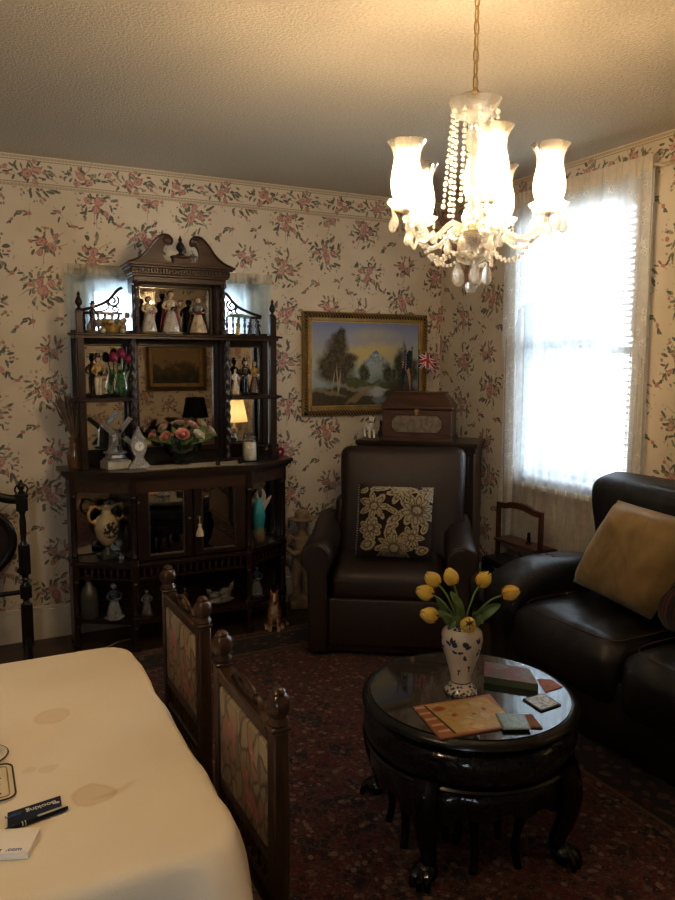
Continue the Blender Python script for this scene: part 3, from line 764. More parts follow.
# floral cushion on the armchair
def embroidery():
    N = NT('cream_embroidery'); v = N.obj(); s = N.sep(v)
    w = N.noise(v, 18, 2, out='Color'); vec = N.vadd(N.comb(s[0], s[2]), N.vadd(N.vadd(w, (.5, .5, .5), 'SUBTRACT'), (.022, .022, 0), 'MULTIPLY'))
    L = []
    def flower(cx, cy, r, n, pl, pw, ph=0):
        for i in range(n):
            a = 2*PI*i/n+ph; L.append((cx+r*math.cos(a), cy+r*math.sin(a), pl, pw, a))
        L.append((cx, cy, r*.8, r*.8, 0))
    flower(-.115, .075, .046, 7, .034, .016); flower(-.13, -.045, .034, 8, .024, .016, .3)
    flower(.115, .06, .055, 10, .040, .019, .2); flower(.09, -.085, .035, 6, .03, .016)
    flower(.0, -.145, .052, 12, .042, .014); flower(.03, .17, .03, 9, .05, .016); flower(.17, .16, .025, 6, .03, .014)
    L += [(-.03, -.05, .036, .022, 1.4), (-.01, -.03, .03, .014, .7), (.0, .015, .042, .020, .5), (-.02, .06, .036, .014, -.4), (-.14, -.13, .036, .026, .5), (-.07, -.15, .03, .014, .2), (.16, -.03, .03, .014, 1.2), (.15, -.15, .03, .02, .4), (-.09, .17, .045, .014, .1), (-.17, .16, .02, .012, .7)]
    L = [(a, b, c_*1.16, d_*1.16, e_) for a, b, c_, d_, e_ in L]
    d = N.blobs(vec, L)
    fill = N.less(d, 1.0, .04); inner = N.math('MULTIPLY', N.less(d, .62, .05), N.math('SUBTRACT', 1, N.less(d, .42, .05)))
    th = N.noise(v, 130, 2)
    holes = N.less(N.vor(v, 75, 'F1'), .28, .05)
    c = N.mix(fill, (.026, .014, .011), N.mix(th, (.23, .20, .135), (.42, .37, .26)))
    c = N.mix(N.math('MULTIPLY', inner, .75), c, (.05, .03, .02)); c = N.mix(N.math('MULTIPLY', N.math('MULTIPLY', holes, fill), .7), c, (.06, .035, .022))
    return N.done(N.bsdf(c, .85, 0, .2, N.bump(N.math('ADD', fill, th), .3, .006), sheen=.1))
cuA = thing('floral_cushion', 'square dark cushion embroidered with cream flowers, leaning on the brown armchair', 'cushion', (2.03, 3.345, .492), -.55)
bm = cushion_bm(.40, .385, .13, seed=2); bm.transform(Matrix.Translation((0, .075, .188)) @ Matrix.Rotation(math.radians(-16), 4, 'X') @ Matrix.Rotation(.0, 4, 'Y'))
ec = cushion_bm(.40, .385, .13, seed=2); bm.free()
o = obj('cover', ec, embroidery(), cuA); o.location = (0, .075, .188); o.rotation_euler = (math.radians(-16), .03, 0)
bm = NB()
for i in range(30):
    z = -.19+i*.013; tube(bm, [(-.196, 0, z), (-.206, -.004, z+.003)], .002, 4)
f_ = obj('fringe_edge', bm, plain('cream_fringe', (.45, .41, .33), .9), o)

# ------------------------------------------------------------------ black leather sofa (along the right wall)
so = thing('leather_sofa', 'black leather sofa with padded arms under the lace curtained window', 'sofa', (2.50, 1.95, 0))
def S_(bm, name, m=LBLACK, par=None, **k): return obj(name, bm, m, par or so, True, **k)
bm = NB(); box(bm, 2.20, 2.86, 1.14, 2.755, .03, .32, .03, 2); S_(bm, 'base')
def puff(x0, x1, y0, y1, z0, z1, bev, top=.03, M=None, wr=.017, seed=0):
    bm = NB(); box(bm, x0, x1, y0, y1, z0, z1, bev, 5)
    bmesh.ops.subdivide_edges(bm, edges=[e for e in bm.edges if e.calc_length() > .12], cuts=14, use_grid_fill=True)
    cx, cy, cz = (x0+x1)/2, (y0+y1)/2, (z0+z1)/2; hx, hy, hz = (x1-x0)/2, (y1-y0)/2, (z1-z0)/2
    for q in bm.verts:
        u, v_, w = (q.co.x-cx)/hx, (q.co.y-cy)/hy, (q.co.z-cz)/hz
        b = max(0, 1-v_**4)
        if w > .3: q.co.z += top*max(0, 1-u*u)*b + wr*mnoise.noise(Vector((q.co.x*5+seed, q.co.y*16, 1.3)))
        if u < -.6: q.co.x -= .025*b*max(0, 1-w*w)
    if M is not None: bm.transform(M)
    return bm
for (a, b) in ((1.965, 2.575), (1.345, 1.955)):
    c_ = S_(puff(2.165, 2.75, a, b, .20, .455, .075, .03, seed=a), 'seat_cushion', ang=80)
    bm = NB(); tube(bm, spline([(2.60, b-.035, .468), (2.32, b-.03, .470), (2.225, b-.06, .462), (2.195, b-.2, .463), (2.192, (a+b)/2, .466), (2.195, a+.2, .463), (2.225, a+.06, .462), (2.32, a+.03, .47), (2.60, a+.035, .468)], 6), .0025, 5); S_(bm, 'stitching', STITCH, c_)
    bk = puff(-.31, .315, a-.005, b-.005*(b > 2.2), -.10, .10, .06, .05, seed=b)
    bk.transform(Matrix.Translation((2.765, 0, .715)) @ Matrix.Rotation(math.radians(-102), 4, 'Y'))
    S_(bk, 'back_cushion', ang=80)
bm = NB(); box(bm, 2.76, 2.93, 1.30, 2.60, .20, .95, .06, 4); S_(bm, 'back_frame')
def sofa_arm(y0, y1):
    bm = NB(); box(bm, 2.16, 2.82, y0, y1, .04, .585, .075, 5)
    bmesh.ops.subdivide_edges(bm, edges=[e for e in bm.edges if e.calc_length() > .12], cuts=12, use_grid_fill=True)
    for q in bm.verts:
        t = (q.co.x-2.16)/.66
        if q.co.z > .42: q.co.z += .03*math.sin(PI*min(1, max(0, t)))-.045*max(0, 1-t*3.2)
        if q.co.z > .30: q.co.y += (.022 if q.co.y > (y0+y1)/2 else -.022)*min(1, (q.co.z-.3)/.12)
        if t < .1 and q.co.z < .35: q.co.x += .035*min(1, (.35-q.co.z)/.1)
    return bm
for y0, y1 in ((2.585, 2.775), (1.115, 1.32)):
    a = S_(sofa_arm(y0, y1), 'arm', ang=80)
    bm = NB(); tube(bm, spline([(2.50, y0-.02, .30), (2.50, y0-.024, .46), (2.50, y0+.05, .603), (2.50, (y0+y1)/2, .612), (2.50, y1-.05, .603), (2.50, y1+.024, .46)], 6), .0025, 5); S_(bm, 'stitching', STITCH, a)
for x in (2.26, 2.8):
    for y in (1.18, 2.70):
        bm = NB(); box(bm, x-.03, x+.03, y-.03, y+.03, .0095 if x < 2.3 else 0, .04, .004, 1); S_(bm, 'foot', BLACKWOOD)

# gold cushion and striped bolster on the sofa
def satin():
    N = NT('gold_satin'); v = N.obj()
    w = N.noise(v, 5, 3, dist=1.5)
    c = N.ramp(w, [(.3, (.22, .155, .065)), (.7, (.36, .265, .125))])
    wv = N.n('TexWave', {'Scale': 3.2, 'Distortion': 5.0, 'Detail': 2.0}); N.put(wv.inputs['Vector'], v)
    return N.done(N.bsdf(c, .42, 0, .5, N.bump(wv.outputs['Fac'], .35, .02), sheen=.4))
gc = thing('gold_cushion', 'large plain gold satin cushion leaning against the black sofa back', 'cushion', (2.62, 2.36, .48))
A_, B_, D_ = Vector((2.56, 2.56, .515)), Vector((2.455, 2.03, .515)), Vector((2.60, 2.355, .93))
Xv, Zv = (B_-A_), (D_-A_); Yv = Zv.cross(Xv).normalized(); Xv /= .56; Zv /= .46
bm = cushion_bm(.56, .46, .15, seed=5, amp=.010, pinch=.02)
bm.transform(Matrix.Translation((A_+B_)/2+(D_-A_)/2-Vector((2.62, 2.36, .48))+Vector((-.02, 0, 0))) @ Matrix((Xv, Yv, Zv)).transposed().to_4x4())
o = obj('cover', bm, satin(), gc)
def stripe_mat():
    N = NT('striped_velvet'); v = N.obj(); s = N.sep(v)
    f = N.math('FRACT', N.math('MULTIPLY', s[1], 19.0))
    c = N.ramp(f, [(0, (.010, .008, .012)), (.55, (.010, .008, .012)), (.56, (.15, .018, .018)), (.72, (.15, .018, .018)), (.73, (.014, .01, .014)), (.9, (.11, .03, .012))], 'CONSTANT')
    return N.done(N.bsdf(c, .8, 0, .3, N.bump(N.noise(v, 120, 2), .2, .004), sheen=.3))
bo = thing('striped_bolster', 'round dark bolster cushion with red stripes on the black sofa seat', 'cushion', (2.50, 1.80, .475))
bm = NB(); lathe(bm, [(0, -.20), (.03, -.20), (.075, -.19), (.092, -.165), (.095, 0), (.092, .165), (.075, .19), (.03, .20), (0, .20)], seg=28); bm.transform(Matrix.Translation((0, 0, .095)) @ Matrix.Rotation(PI/2, 4, 'X'))
obj('cover', bm, stripe_mat(), bo)
for y in (.2, -.2):
    bm = NB(); ell(bm, (0, y, .095), (.016, .008, .016)); obj('button', bm, plain('dark_button', (.03, .01, .01), .6), bo)
# ------------------------------------------------------------------ carved round coffee table with nested stools
TC = Vector((1.44, 1.895, 0)); TZ = .47
ct = thing('coffee_table', 'low round black carved coffee table with glass covered inlaid top and claw feet', 'coffee table', (TC.x, TC.y, 0))
def ctop():
    N = NT('inlaid_tabletop'); v = N.obj()
    base = N.ramp(N.noise(v, 4, 2), [(.3, (.010, .011, .010)), (.7, (.022, .024, .020))])
    L = [(-.17, .13, .028, .010, .3), (-.15, .16, .022, .009, 1.3), (-.19, .16, .018, .008, 2.2), (-.13, .11, .02, .007, -.6), (-.02, .17, .028, .008, .2), (.02, .19, .018, .008, 1.2), (-.01, .14, .022, .006, -.3), (-.22, .03, .02, .008, .9), (-.20, 0, .016, .007, 2), (.19, .1, .03, .01, .5), (.16, .14, .02, .008, 1.8)]
    w = N.noise(v, 40, 2, out='Color'); vec = N.vadd(v, N.vadd(N.vadd(w, (.5, .5, .5), 'SUBTRACT'), (.03, .03, 0), 'MULTIPLY'))
    c = N.mix(N.math('MULTIPLY', N.less(N.blobs(vec, L), 1.0, .1), .55), base, (.16, .155, .13))
    return N.done(N.bsdf(c, .08, 0, .9, N.bump(N.noise(v, 2.0, 1), .015, .02), coat=1.0))
def carved(name, col, s=34, st=.9):
    N = NT(name); v = N.obj()
    e = N.noise(v, s, 3, .6, dist=2.2); h = N.ramp(e, [(.42, (0, 0, 0)), (.55, (1, 1, 1))])
    c = N.mix(h, tuple(k*.5 for k in col), col)
    return N.done(N.bsdf(c, .28, 0, .5, N.bump(h, st, .012), coat=.4))
CARVBLK = carved('carved_black', (.010, .009, .009))
bm = NB(); lathe(bm, [(0, .43), (.325, .43), (.342, .437), (.350, .449), (.346, .461), (.337, .467), (.330, .470), (.322, .4675), (.0, .4675)], seg=72); obj('tabletop', bm, BLACKWOOD, ct)
bm = NB(); lathe(bm, [(0, .468), (.321, .468), (.321, .470), (0, .470)], seg=72); obj('glass_top', bm, ctop(), ct, ang=20)
bm = NB(); lathe_open(bm, [(.325, .432), (.318, .424), (.330, .415), (.342, .395), (.344, .365), (.335, .335), (.325, .325)], seg=72); obj('carved_apron', bm, CARVBLK, ct)
bm = NB(); lathe(bm, [(.30, .318), (.332, .318), (.338, .312), (.332, .304), (.30, .304)], seg=72); obj('bead_moulding', bm, BLACKWOOD, ct)
# lower scalloped apron between the legs
bm = NB(); n = 144; T_, B_ = [], []
for i in range(n):
    a = 2*PI*i/n; sc = abs(math.sin((a-math.radians(30))*2)); d = .304-.118+.038*sc+.012*math.cos((a-math.radians(30))*16)
    T_.append(bm.verts.new((.324*math.cos(a), .324*math.sin(a), .305))); B_.append(bm.verts.new((.318*math.cos(a), .318*math.sin(a), d)))
for i in range(n):
    j = (i+1) % n; bm.faces.new((T_[i], B_[i], B_[j], T_[j]))
o = obj('scalloped_apron', bm, CARVBLK, ct); sm = o.modifiers.new('so', 'SOLIDIFY'); sm.thickness = .018
for k, a in enumerate((30, 124, 213, 296)):
    a = math.radians(a); d = Vector((math.cos(a), math.sin(a), 0))
    bm = NB(); pts = spline([d*.325+Vector((0, 0, .33)), d*.350+Vector((0, 0, .25)), d*.335+Vector((0, 0, .15)), d*.312+Vector((0, 0, .08)), d*.325+Vector((0, 0, .035))], 6)
    rr = [.042-.017*min(1, i/16) for i in range(len(pts))]; tube(bm, pts, rr, 12)
    lg = obj('leg', bm, BLACKWOOD, ct)
    bm = NB(); ell(bm, d*.332+Vector((0, 0, .043)), (.038, .038, .032))
    for t in (-.5, 0, .5):
        e = Vector((math.cos(a+t*.9), math.sin(a+t*.9), 0)); tube(bm, spline([d*.325+e*.012+Vector((0, 0, .055)), d*.325+e*.045+Vector((0, 0, .045)), d*.325+e*.058+Vector((0, 0, .012))], 4), [.014, .014, .014, .014, .013, .012, .011, .010, .007], 7)
    obj('claw_foot', bm, BLACKWOOD, lg)
    bm = NB(); ell(bm, d*.352+Vector((0, 0, .285)), (.03, .03, .035)); obj('carved_knee', bm, CARVBLK, lg)
# one nested stool is visible in the shadow under the top
for k, (a, lab) in enumerate(((255, 'black carved stool tucked under the front of the round coffee table'), (168, 'black carved stool tucked under the coffee table on the dining table side'))):
    a = math.radians(a); p = TC+Vector((math.cos(a), math.sin(a), 0))*.172
    st = thing('nesting_stool', lab, 'stool', (p.x, p.y, .0), a, 'stools under the coffee table')
    bm = NB(); lathe(bm, [(0, .265), (.105, .265), (.115, .272), (.115, .285), (.108, .292), (0, .292)], seg=30); obj('seat', bm, BLACKWOOD, st)
    bm = NB(); lathe_open(bm, [(.10, .265), (.108, .245), (.102, .215)], seg=30); obj('carved_apron', bm, CARVBLK, st)
    for t in range(4):
        b = PI/4+t*PI/2; e = Vector((math.cos(b), math.sin(b), 0)); bm = NB()
        tube(bm, spline([e*.095+Vector((0, 0, .262)), e*.108+Vector((0, 0, .2)), e*.092+Vector((0, 0, .08)), e*.104+Vector((0, 0, .0105))], 5), [.016]*8+[.013]*8, 8); obj('leg', bm, BLACKWOOD, st)

# ---- blue and white vase of tulips
VX, VY = 1.415, 1.905
def delft():
    N = NT('delft_glaze'); v = N.obj(); s = N.sep(v)
    an = N.math('MULTIPLY', N.math('ARCTAN2', s[1], s[0]), .055)
    w = N.noise(v, 90, 2, out='Color'); vec = N.vadd(N.comb(an, s[2]), N.vadd(N.vadd(w, (.5, .5, .5), 'SUBTRACT'), (.010, .010, 0), 'MULTIPLY'))
    L = []
    rnd = random.Random(4)
    for cx, cz in ((-.150, .135), (-.113, .128), (-.072, .135), (-.035, .13), (0.01, .13), (.05, .135), (.10, .13), (.15, .13)):
        for i in range(7):
            a = rnd.uniform(0, 6.28); L.append((cx+.011*math.cos(a), cz+.020*math.sin(a), .0078, .0040, a))
    for cx, cz in ((-.13, .065), (-.09, .075), (-.04, .07), (.03, .07), (.09, .07)):
        for i in range(3):
            a = rnd.uniform(0, 6.28); L.append((cx+.005*math.cos(a), cz+.005*math.sin(a), .005, .0026, a))
    mark = N.less(N.blobs(vec, L), 1.0, .15)
    foot = N.math('MULTIPLY', N.math('LESS_THAN', s[2], .026), N.less(N.vor(v, 120, 'F1'), .42, .1))
    ring = N.math('MULTIPLY', N.math('GREATER_THAN', s[2], .0285), N.math('LESS_THAN', s[2], .0315))
    neck = N.math('MULTIPLY', N.math('GREATER_THAN', s[2], .178), N.less(N.vor(v, 100, 'F1'), .45, .1))
    m = N.math('MAXIMUM', N.math('MAXIMUM', mark, ring), N.math('MAXIMUM', foot, neck))
    c = N.mix(N.math('MULTIPLY', m, .92), N.ramp(N.noise(v, 12, 2), [(.3, (.60, .54, .44)), (.7, (.70, .64, .54))]), (.016, .026, .07))
    return N.done(N.bsdf(c, .15, 0, .5, coat=.4))
vs = thing('tulip_vase', 'cream vase painted with dark blue sprigs, holding yellow tulips on the coffee table', 'vase', (VX, VY, TZ+.0005)); vs.scale = (1.27, 1.27, 1.22)
bm = NB(); lathe(bm, [(0, 0), (.040, 0), (.042, .006), (.036, .016), (.027, .027), (.026, .033), (.029, .05), (.038, .085), (.050, .125), (.054, .148), (.050, .168), (.038, .181), (.031, .186), (.033, .193), (.029, .193), (.026, .184), (.030, .178), (.02, .05), (0, .045)], seg=40); obj('body', bm, delft(), vs)
TUL = plain('tulip_petal', (.62, .30, .03), .45, var=.22, vs=40)
def tulip_mat():
    N = NT('tulip_yellow'); v = N.obj(); s = N.sep(v)
    c = N.ramp(N.math('MULTIPLY_ADD', s[2], 16.0, N.math('MULTIPLY', N.noise(v, 60, 2), .5)), [(.1, (.66, .38, .05)), (.6, (.84, .62, .13)), (1, (.90, .72, .24))])
    d = N.n('BsdfTranslucent'); N.put(d.inputs['Color'], c); p = N.bsdf(c, .45, 0, .4)
    m = N.n('MixShader', {0: .25}); N.t.links.new(p, m.inputs[1]); N.t.links.new(d.outputs[0], m.inputs[2]); return N.done(m.outputs[0])
TUL = tulip_mat()
LEAFG = plain('tulip_leaf', (.15, .22, .07), .45, var=.3, vs=30); STEMG = plain('tulip_stem', (.16, .24, .07), .5, var=.2)
def petals(bm, n=6):
    for k in range(n):
        a0 = 2*PI*k/n; off = .0015*(k % 2); g = []
        for i in range(9):
            t = i/8; r = .0205*math.sin(PI*min(1, .12+.80*t))**.7*(1-.25*t)+off; w = .62*math.sin(PI*(.08+.84*t))**.7
            g.append([bm.verts.new((r*math.cos(a0+w*u)*(1+.0*u), r*math.sin(a0+w*u), .045*t)) for u in (-1, -.5, 0, .5, 1)])
        for i in range(8):
            for j in range(4): bm.faces.new((g[i][j], g[i][j+1], g[i+1][j+1], g[i+1][j]))
def blade(bm, pts, w, n=8):
    P = spline(pts, n); m = len(P); g = []
    for i, p in enumerate(P):
        t = i/(m-1); t1 = (P[min(i+1, m-1)]-P[max(i-1, 0)]).normalized(); sd = t1.cross(Vector((.2, -1, .4))).normalized(); nn = sd.cross(t1)
        ww = w*math.sin(PI*(.1+.88*t))**.8
        g.append([bm.verts.new(p+sd*ww*u+nn*abs(u)*ww*.35) for u in (-1, -.5, 0, .5, 1)])
    for i in range(m-1):
        for j in range(4): bm.faces.new((g[i][j], g[i][j+1], g[i+1][j+1], g[i+1][j]))
camr = Vector((.893, -.450, 0)); camd = Vector((.450, .893, 0))
# each tulip: offset right, offset away from the camera, height above the table
heads = [(-.098, .00, .300, 'yellow tulip with open head reaching furthest towards the brown armchair', -.5), (-.074, .03, .325, 'yellow tulip standing second in the row, touching the outermost one', -.3),
         (-.024, .035, .325, 'yellow tulip with upright head above the thick leaf of the bouquet', -.1), (.055, .02, .325, 'yellow tulip on a bare straight stem, tallest on the sofa side', .15),
         (.125, -.01, .305, 'yellow tulip with drooping head leaning furthest towards the black sofa', .8), (-.088, -.05, .245, 'low yellow tulip hanging out below the row of heads', -1.0), (.005, -.058, .218, 'yellow tulip drooping over the front rim of the painted vase', -.0)]
for i, (rx, ry, hz, lab, lean) in enumerate(heads):
    hz = hz+.022
    base = Vector((VX, VY, TZ+.11))+camr*(rx*.04)+camd*(ry*.04)
    neck_ = Vector((VX, VY, TZ+.222))+camr*max(-.018, min(.018, rx*.16))+camd*max(-.018, min(.018, ry*.2))
    top = Vector((VX, VY, TZ+hz))+camr*rx+camd*ry
    tp = thing('tulip', lab, 'flower', neck_, 0, 'yellow tulips in the painted vase')
    P = spline([base-neck_, Vector((0, 0, 0)), (top-neck_)*.55+Vector((0, 0, .02)), top-neck_], 6)
    bm = NB(); tube(bm, P, .0032, 7); obj('stem', bm, STEMG, tp)
    dirv = (P[-1]-P[-3]).normalized()+camr*lean*.5
    if i == 6: dirv = (-camd*.8+Vector((0, 0, .45))).normalized()
    if i == 5: dirv = (-camr*.9+Vector((0, 0, .25))).normalized()
    bm = NB(); petals(bm); h = obj('blossom', bm, TUL, tp); h.location = top-neck_; h.rotation_euler = dirv.to_track_quat('Z', 'Y').to_euler()
    h.scale = (1.32, 1.32, 1.25)
    lf = {1: [(-.03, 0, -.02), (-.05, .0, .03), (-.075, -.01, .085)], 2: [(0, 0, -.02), (-.012, -.01, .05), (-.04, -.015, .105)], 4: [(.01, 0, -.02), (.045, -.01, .035), (.10, -.012, .065)], 6: [(-.01, -.02, -.01), (-.03, -.03, .02), (-.055, -.04, -.005)], 3: [(.01, .0, -.02), (.03, -.02, .03), (.052, -.03, .005)], 0: [(-.01, -.01, -.02), (-.035, -.02, .02), (-.075, -.02, .045)]}.get(i)
    if lf:
        bm = NB(); blade(bm, [camr*a+camd*b+Vector((0, 0, c+.01)) for a, b, c in lf], (.021 if i in (2, 4) else .016)); obj('leaf', bm, LEAFG, tp)

# ---- papers and coasters on the coffee table
def quad_thing(name, lab, cat, pts, z, t, m, group=None, edge=None):
    cx = sum(p[0] for p in pts)/4; cy = sum(p[1] for p in pts)/4
    r = thing(name, lab, cat, (cx, cy, z), 0, group); loc = [(p[0]-cx, p[1]-cy) for p in pts]
    bm = NB(); prism(bm, loc, 0, t); o = obj('cover' if name in ('magazine', 'book', 'leaflet') else 'tile', bm, m, r, smooth=False)
    return r, loc, o
def mag_mat():
    N = NT('magazine_cover'); v = N.obj(); s = N.sep(v)
    e1 = Vector((.906, -.42, 0)); ang = math.atan2(-.207, -.042+.0)
    # local axes along the cover
    U = N.n('VectorMath', operation='DOT_PRODUCT'); N.put(U.inputs[0], v); U.inputs[1].default_value = (.996, -.085, 0)
    V = N.n('VectorMath', operation='DOT_PRODUCT'); N.put(V.inputs[0], v); V.inputs[1].default_value = (.16, .987, 0)
    u, w = U.outputs['Value'], V.outputs['Value']
    vec = N.comb(u, w)
    nz = N.noise(vec, 26, 3)
    c = N.ramp(nz, [(.3, (.50, .27, .08)), (.45, (.64, .44, .16)), (.55, (.44, .40, .20)), (.68, (.70, .54, .30))])
    L = [(.02, .05, .022, .015, .4), (.06, -.02, .018, .012, 1), (-.02, -.04, .02, .011, .2), (.07, .06, .014, .02, .5), (0, -.075, .02, .01, 0)]
    c = N.mix(N.less(N.blobs(vec, L), 1, .3), c, (.62, .50, .26))
    L2 = [(-.055, .06, .022, .014, .3), (.03, .0, .008, .006, 0), (.075, .02, .007, .01, 0), (-.03, .01, .012, .008, .8)]
    c = N.mix(N.less(N.blobs(vec, L2), 1, .3), c, (.45, .10, .03))
    side = N.math('LESS_THAN', u, -.082); c = N.mix(side, c, N.mix(N.math('LESS_THAN', N.math('FRACT', N.math('MULTIPLY', w, 26.0)), .35), (.40, .17, .06), (.62, .46, .30)))
    c = N.mix(N.math('LESS_THAN', N.math('ABSOLUTE', N.math('ADD', u, .085)), .004), c, (.10, .04, .02))
    edge = N.math('MAXIMUM', N.math('GREATER_THAN', N.math('ABSOLUTE', w), .094), N.math('GREATER_THAN', N.math('ABSOLUTE', u), .126))
    c = N.mix(edge, c, (.42, .20, .10))
    return N.done(N.bsdf(c, .35, 0, .5))
r, loc, o = quad_thing('magazine', 'open orange and yellow illustrated magazine, on the coffee table nearest the dining chairs', 'magazine', [(1.172, 1.668), (1.418, 1.634), (1.480, 1.838), (1.210, 1.872)], TZ+.0003, .004, mag_mat())
bm = NB(); prism(bm, [(p[0]*.985, p[1]*.985) for p in loc], .004, .005); obj('page', bm, mag_mat(), r, smooth=False)
def book_mat():
    N = NT('book_cover'); v = N.obj(); s = N.sep(v); nz = N.noise(v, 20, 3)
    c = N.ramp(nz, [(.35, (.12, .11, .06)), (.5, (.22, .07, .05)), (.62, (.16, .15, .09)), (.75, (.28, .22, .14))])
    c = N.mix(N.less(s[2], .0225), c, (.13, .17, .085)); return N.done(N.bsdf(c, .4, 0, .5))
r, loc, o = quad_thing('book', 'closed book with dark green spine and reddish cover picture, behind the vase', 'book', [(1.520, 1.920), (1.640, 1.790), (1.700, 1.905), (1.600, 2.02)], TZ+.0005, .024, book_mat())
bm = NB(); prism(bm, [(p[0]*.97+.004, p[1]*.97+.004) for p in loc], .003, .021); obj('page_block', bm, plain('paper_edge', (.45, .42, .34), .8), r, smooth=False)
r, loc, o = quad_thing('leaflet', 'small orange leaflet poking out beside the book with the green spine', 'leaflet', [(1.655, 1.772), (1.735, 1.778), (1.742, 1.838), (1.70, 1.862)], TZ+.0005, .002, plain('orange_card', (.42, .14, .045), .5, var=.25, vs=60))
def coaster(pts, z, lab, rim, face, pattern):
    r, loc, o = quad_thing('coaster', lab, 'coaster', pts, z, .0045, rim, 'coasters on the coffee table')
    b = o.modifiers.new('b', 'BEVEL'); b.width = .003; b.segments = 2
    bm = NB(); prism(bm, [(p[0]*.86, p[1]*.86) for p in loc], .0045, .0052); obj('printed_face', bm, face, r, smooth=False)
def tile_face(name, a, b, sc):
    N = NT(name); v = N.obj(); f = N.noise(v, sc, 3, dist=1.0)
    return N.done(N.bsdf(N.ramp(f, [(.44, a), (.52, b), (.6, a)]), .25, 0, .5))
coaster([(1.551, 1.764), (1.547, 1.672), (1.636, 1.679), (1.640, 1.766)], TZ+.0005, 'white square tile coaster with grey drawing, beside the orange leaflet', plain('dark_edge', (.05, .045, .04), .4), tile_face('white_tile', (.62, .62, .58), (.30, .30, .28), 38), 0)
coaster([(1.452, 1.700), (1.426, 1.620), (1.478, 1.588), (1.508, 1.668)], TZ+.0003, 'plain brown coaster showing behind the blue grey one', plain('cork_brown', (.26, .13, .06), .7), plain('cork_brown_face', (.27, .14, .065), .6), 0)
coaster([(1.405, 1.716), (1.362, 1.624), (1.436, 1.590), (1.482, 1.672)], TZ+.0058, 'blue grey picture coaster overlapping the corner of the orange magazine', plain('slate_edge', (.22, .26, .30), .3), tile_face('blue_tile', (.30, .46, .60), (.42, .55, .64), 22), 0)

# ------------------------------------------------------------------ dining table, cloth and chairs
dt = thing('dining_table', 'rectangular dining table hidden beneath a stained cream cloth', 'table', (-.32, 1.58, 0))
bm = NB(); box(bm, -1.03, .355, 1.105, 2.045, .725, .749, .006, 2); obj('tabletop', bm, CHAIRWOOD, dt, True, False)
bm = NB(); box(bm, -.95, .28, 1.18, 1.97, .65, .725); obj('apron', bm, CHAIRWOOD, dt, True, False)
for x in (-.93, .25):
    for y in (1.19, 1.75):
        bm = NB(); lathe(bm, [(.02, .0095), (.026, .03), (.018, .08), (.03, .2), (.02, .3), (.034, .5), (.024, .6), (.034, .63), (.034, .66)], (x, y, 0), 14); obj('leg', bm, CHAIRWOOD, dt, True)
def cloth_mat():
    N = NT('cream_tablecloth'); p = N.pos()
    c = N.ramp(N.noise(p, 2.5, 3), [(.3, (.72, .65, .53)), (.7, (.79, .72, .60))])
    w = N.noise(p, 16, 2, out='Color'); vec = N.vadd(p, N.vadd(N.vadd(w, (.5, .5, .5), 'SUBTRACT'), (.03, .03, 0), 'MULTIPLY'))
    s = N.sep(vec); vec = N.comb(s[0], s[1])
    d1 = N.blobs(vec, [(.178, 1.335, .036, .036, 0)]); d2 = N.blobs(vec, [(.147, 1.69, .036, .034, 0)]); d3 = N.blobs(vec, [(.115, 1.46, .016, .014, 0), (.085, 1.475, .012, .01, 0)]); d4 = N.blobs(vec, [(.222, 1.332, .04, .008, .35)])
    d5 = N.blobs(vec, [(.03, 1.13, .05, .03, .3), (.2, 1.9, .10, .05, .1), (.12, 1.6, .12, .08, .6)])
    def ringst(d, k): return N.math('ADD', N.math('MULTIPLY', N.less(d, 1.0, .15), k), N.math('MULTIPLY', N.math('MULTIPLY', N.less(d, 1.02, .08), N.math('GREATER_THAN', d, .86)), k*.5))
    st = N.math('ADD', N.math('ADD', ringst(d1, .36), ringst(d2, .24)), N.math('ADD', ringst(d3, .22), N.math('MULTIPLY', N.less(d4, 1, .4), .3)))
    st = N.math('ADD', st, N.math('MULTIPLY', N.less(d5, 1.0, .6), .10), clamp=True)
    c = N.mix(st, c, (.56, .40, .22))
    weave = N.noise(p, 400, 2)
    return N.done(N.bsdf(c, .75, 0, .25, N.bump(N.math('ADD', N.math('MULTIPLY', N.noise(p, 7, 2), 1.4), N.math('MULTIPLY', weave, .12)), .22, .02), sheen=.1))
tcx0, tcx1, tcy0, tcy1, rad = -1.045, .380, 1.09, 2.06, .075
per = []
for (cx, cy, a0) in ((tcx1-rad, tcy0+rad, -PI/2), (tcx1-rad, tcy1-rad, 0), (tcx0+rad, tcy1-rad, PI/2), (tcx0+rad, tcy0+rad, PI)):
    for k in range(11):
        a = a0+PI/2*k/10; per.append((Vector((cx+rad*math.cos(a), cy+rad*math.sin(a))), Vector((math.cos(a), math.sin(a)))))
full = []
for i in range(len(per)):
    p0, n0 = per[i]; p1, n1 = per[(i+1) % len(per)]; m_ = max(1, int((p1-p0).length/.012))
    for k in range(m_):
        t = k/m_; full.append((p0.lerp(p1, t), n0.lerp(n1, t).normalized()))
bm = NB(); rings = []; L_ = 0; ss = []
for i, (p, n) in enumerate(full):
    ss.append(L_); L_ += (full[(i+1) % len(full)][0]-p).length
lev = [(-.014, .7575, 0), (-.005, .756, 0), (.002, .751, .1), (.006, .742, .2), (.008, .725, .35), (.010, .70, .6), (.012, .66, .85), (.014, .61, 1.0), (.016, .555, 1.1), (.017, .515, 1.15)]
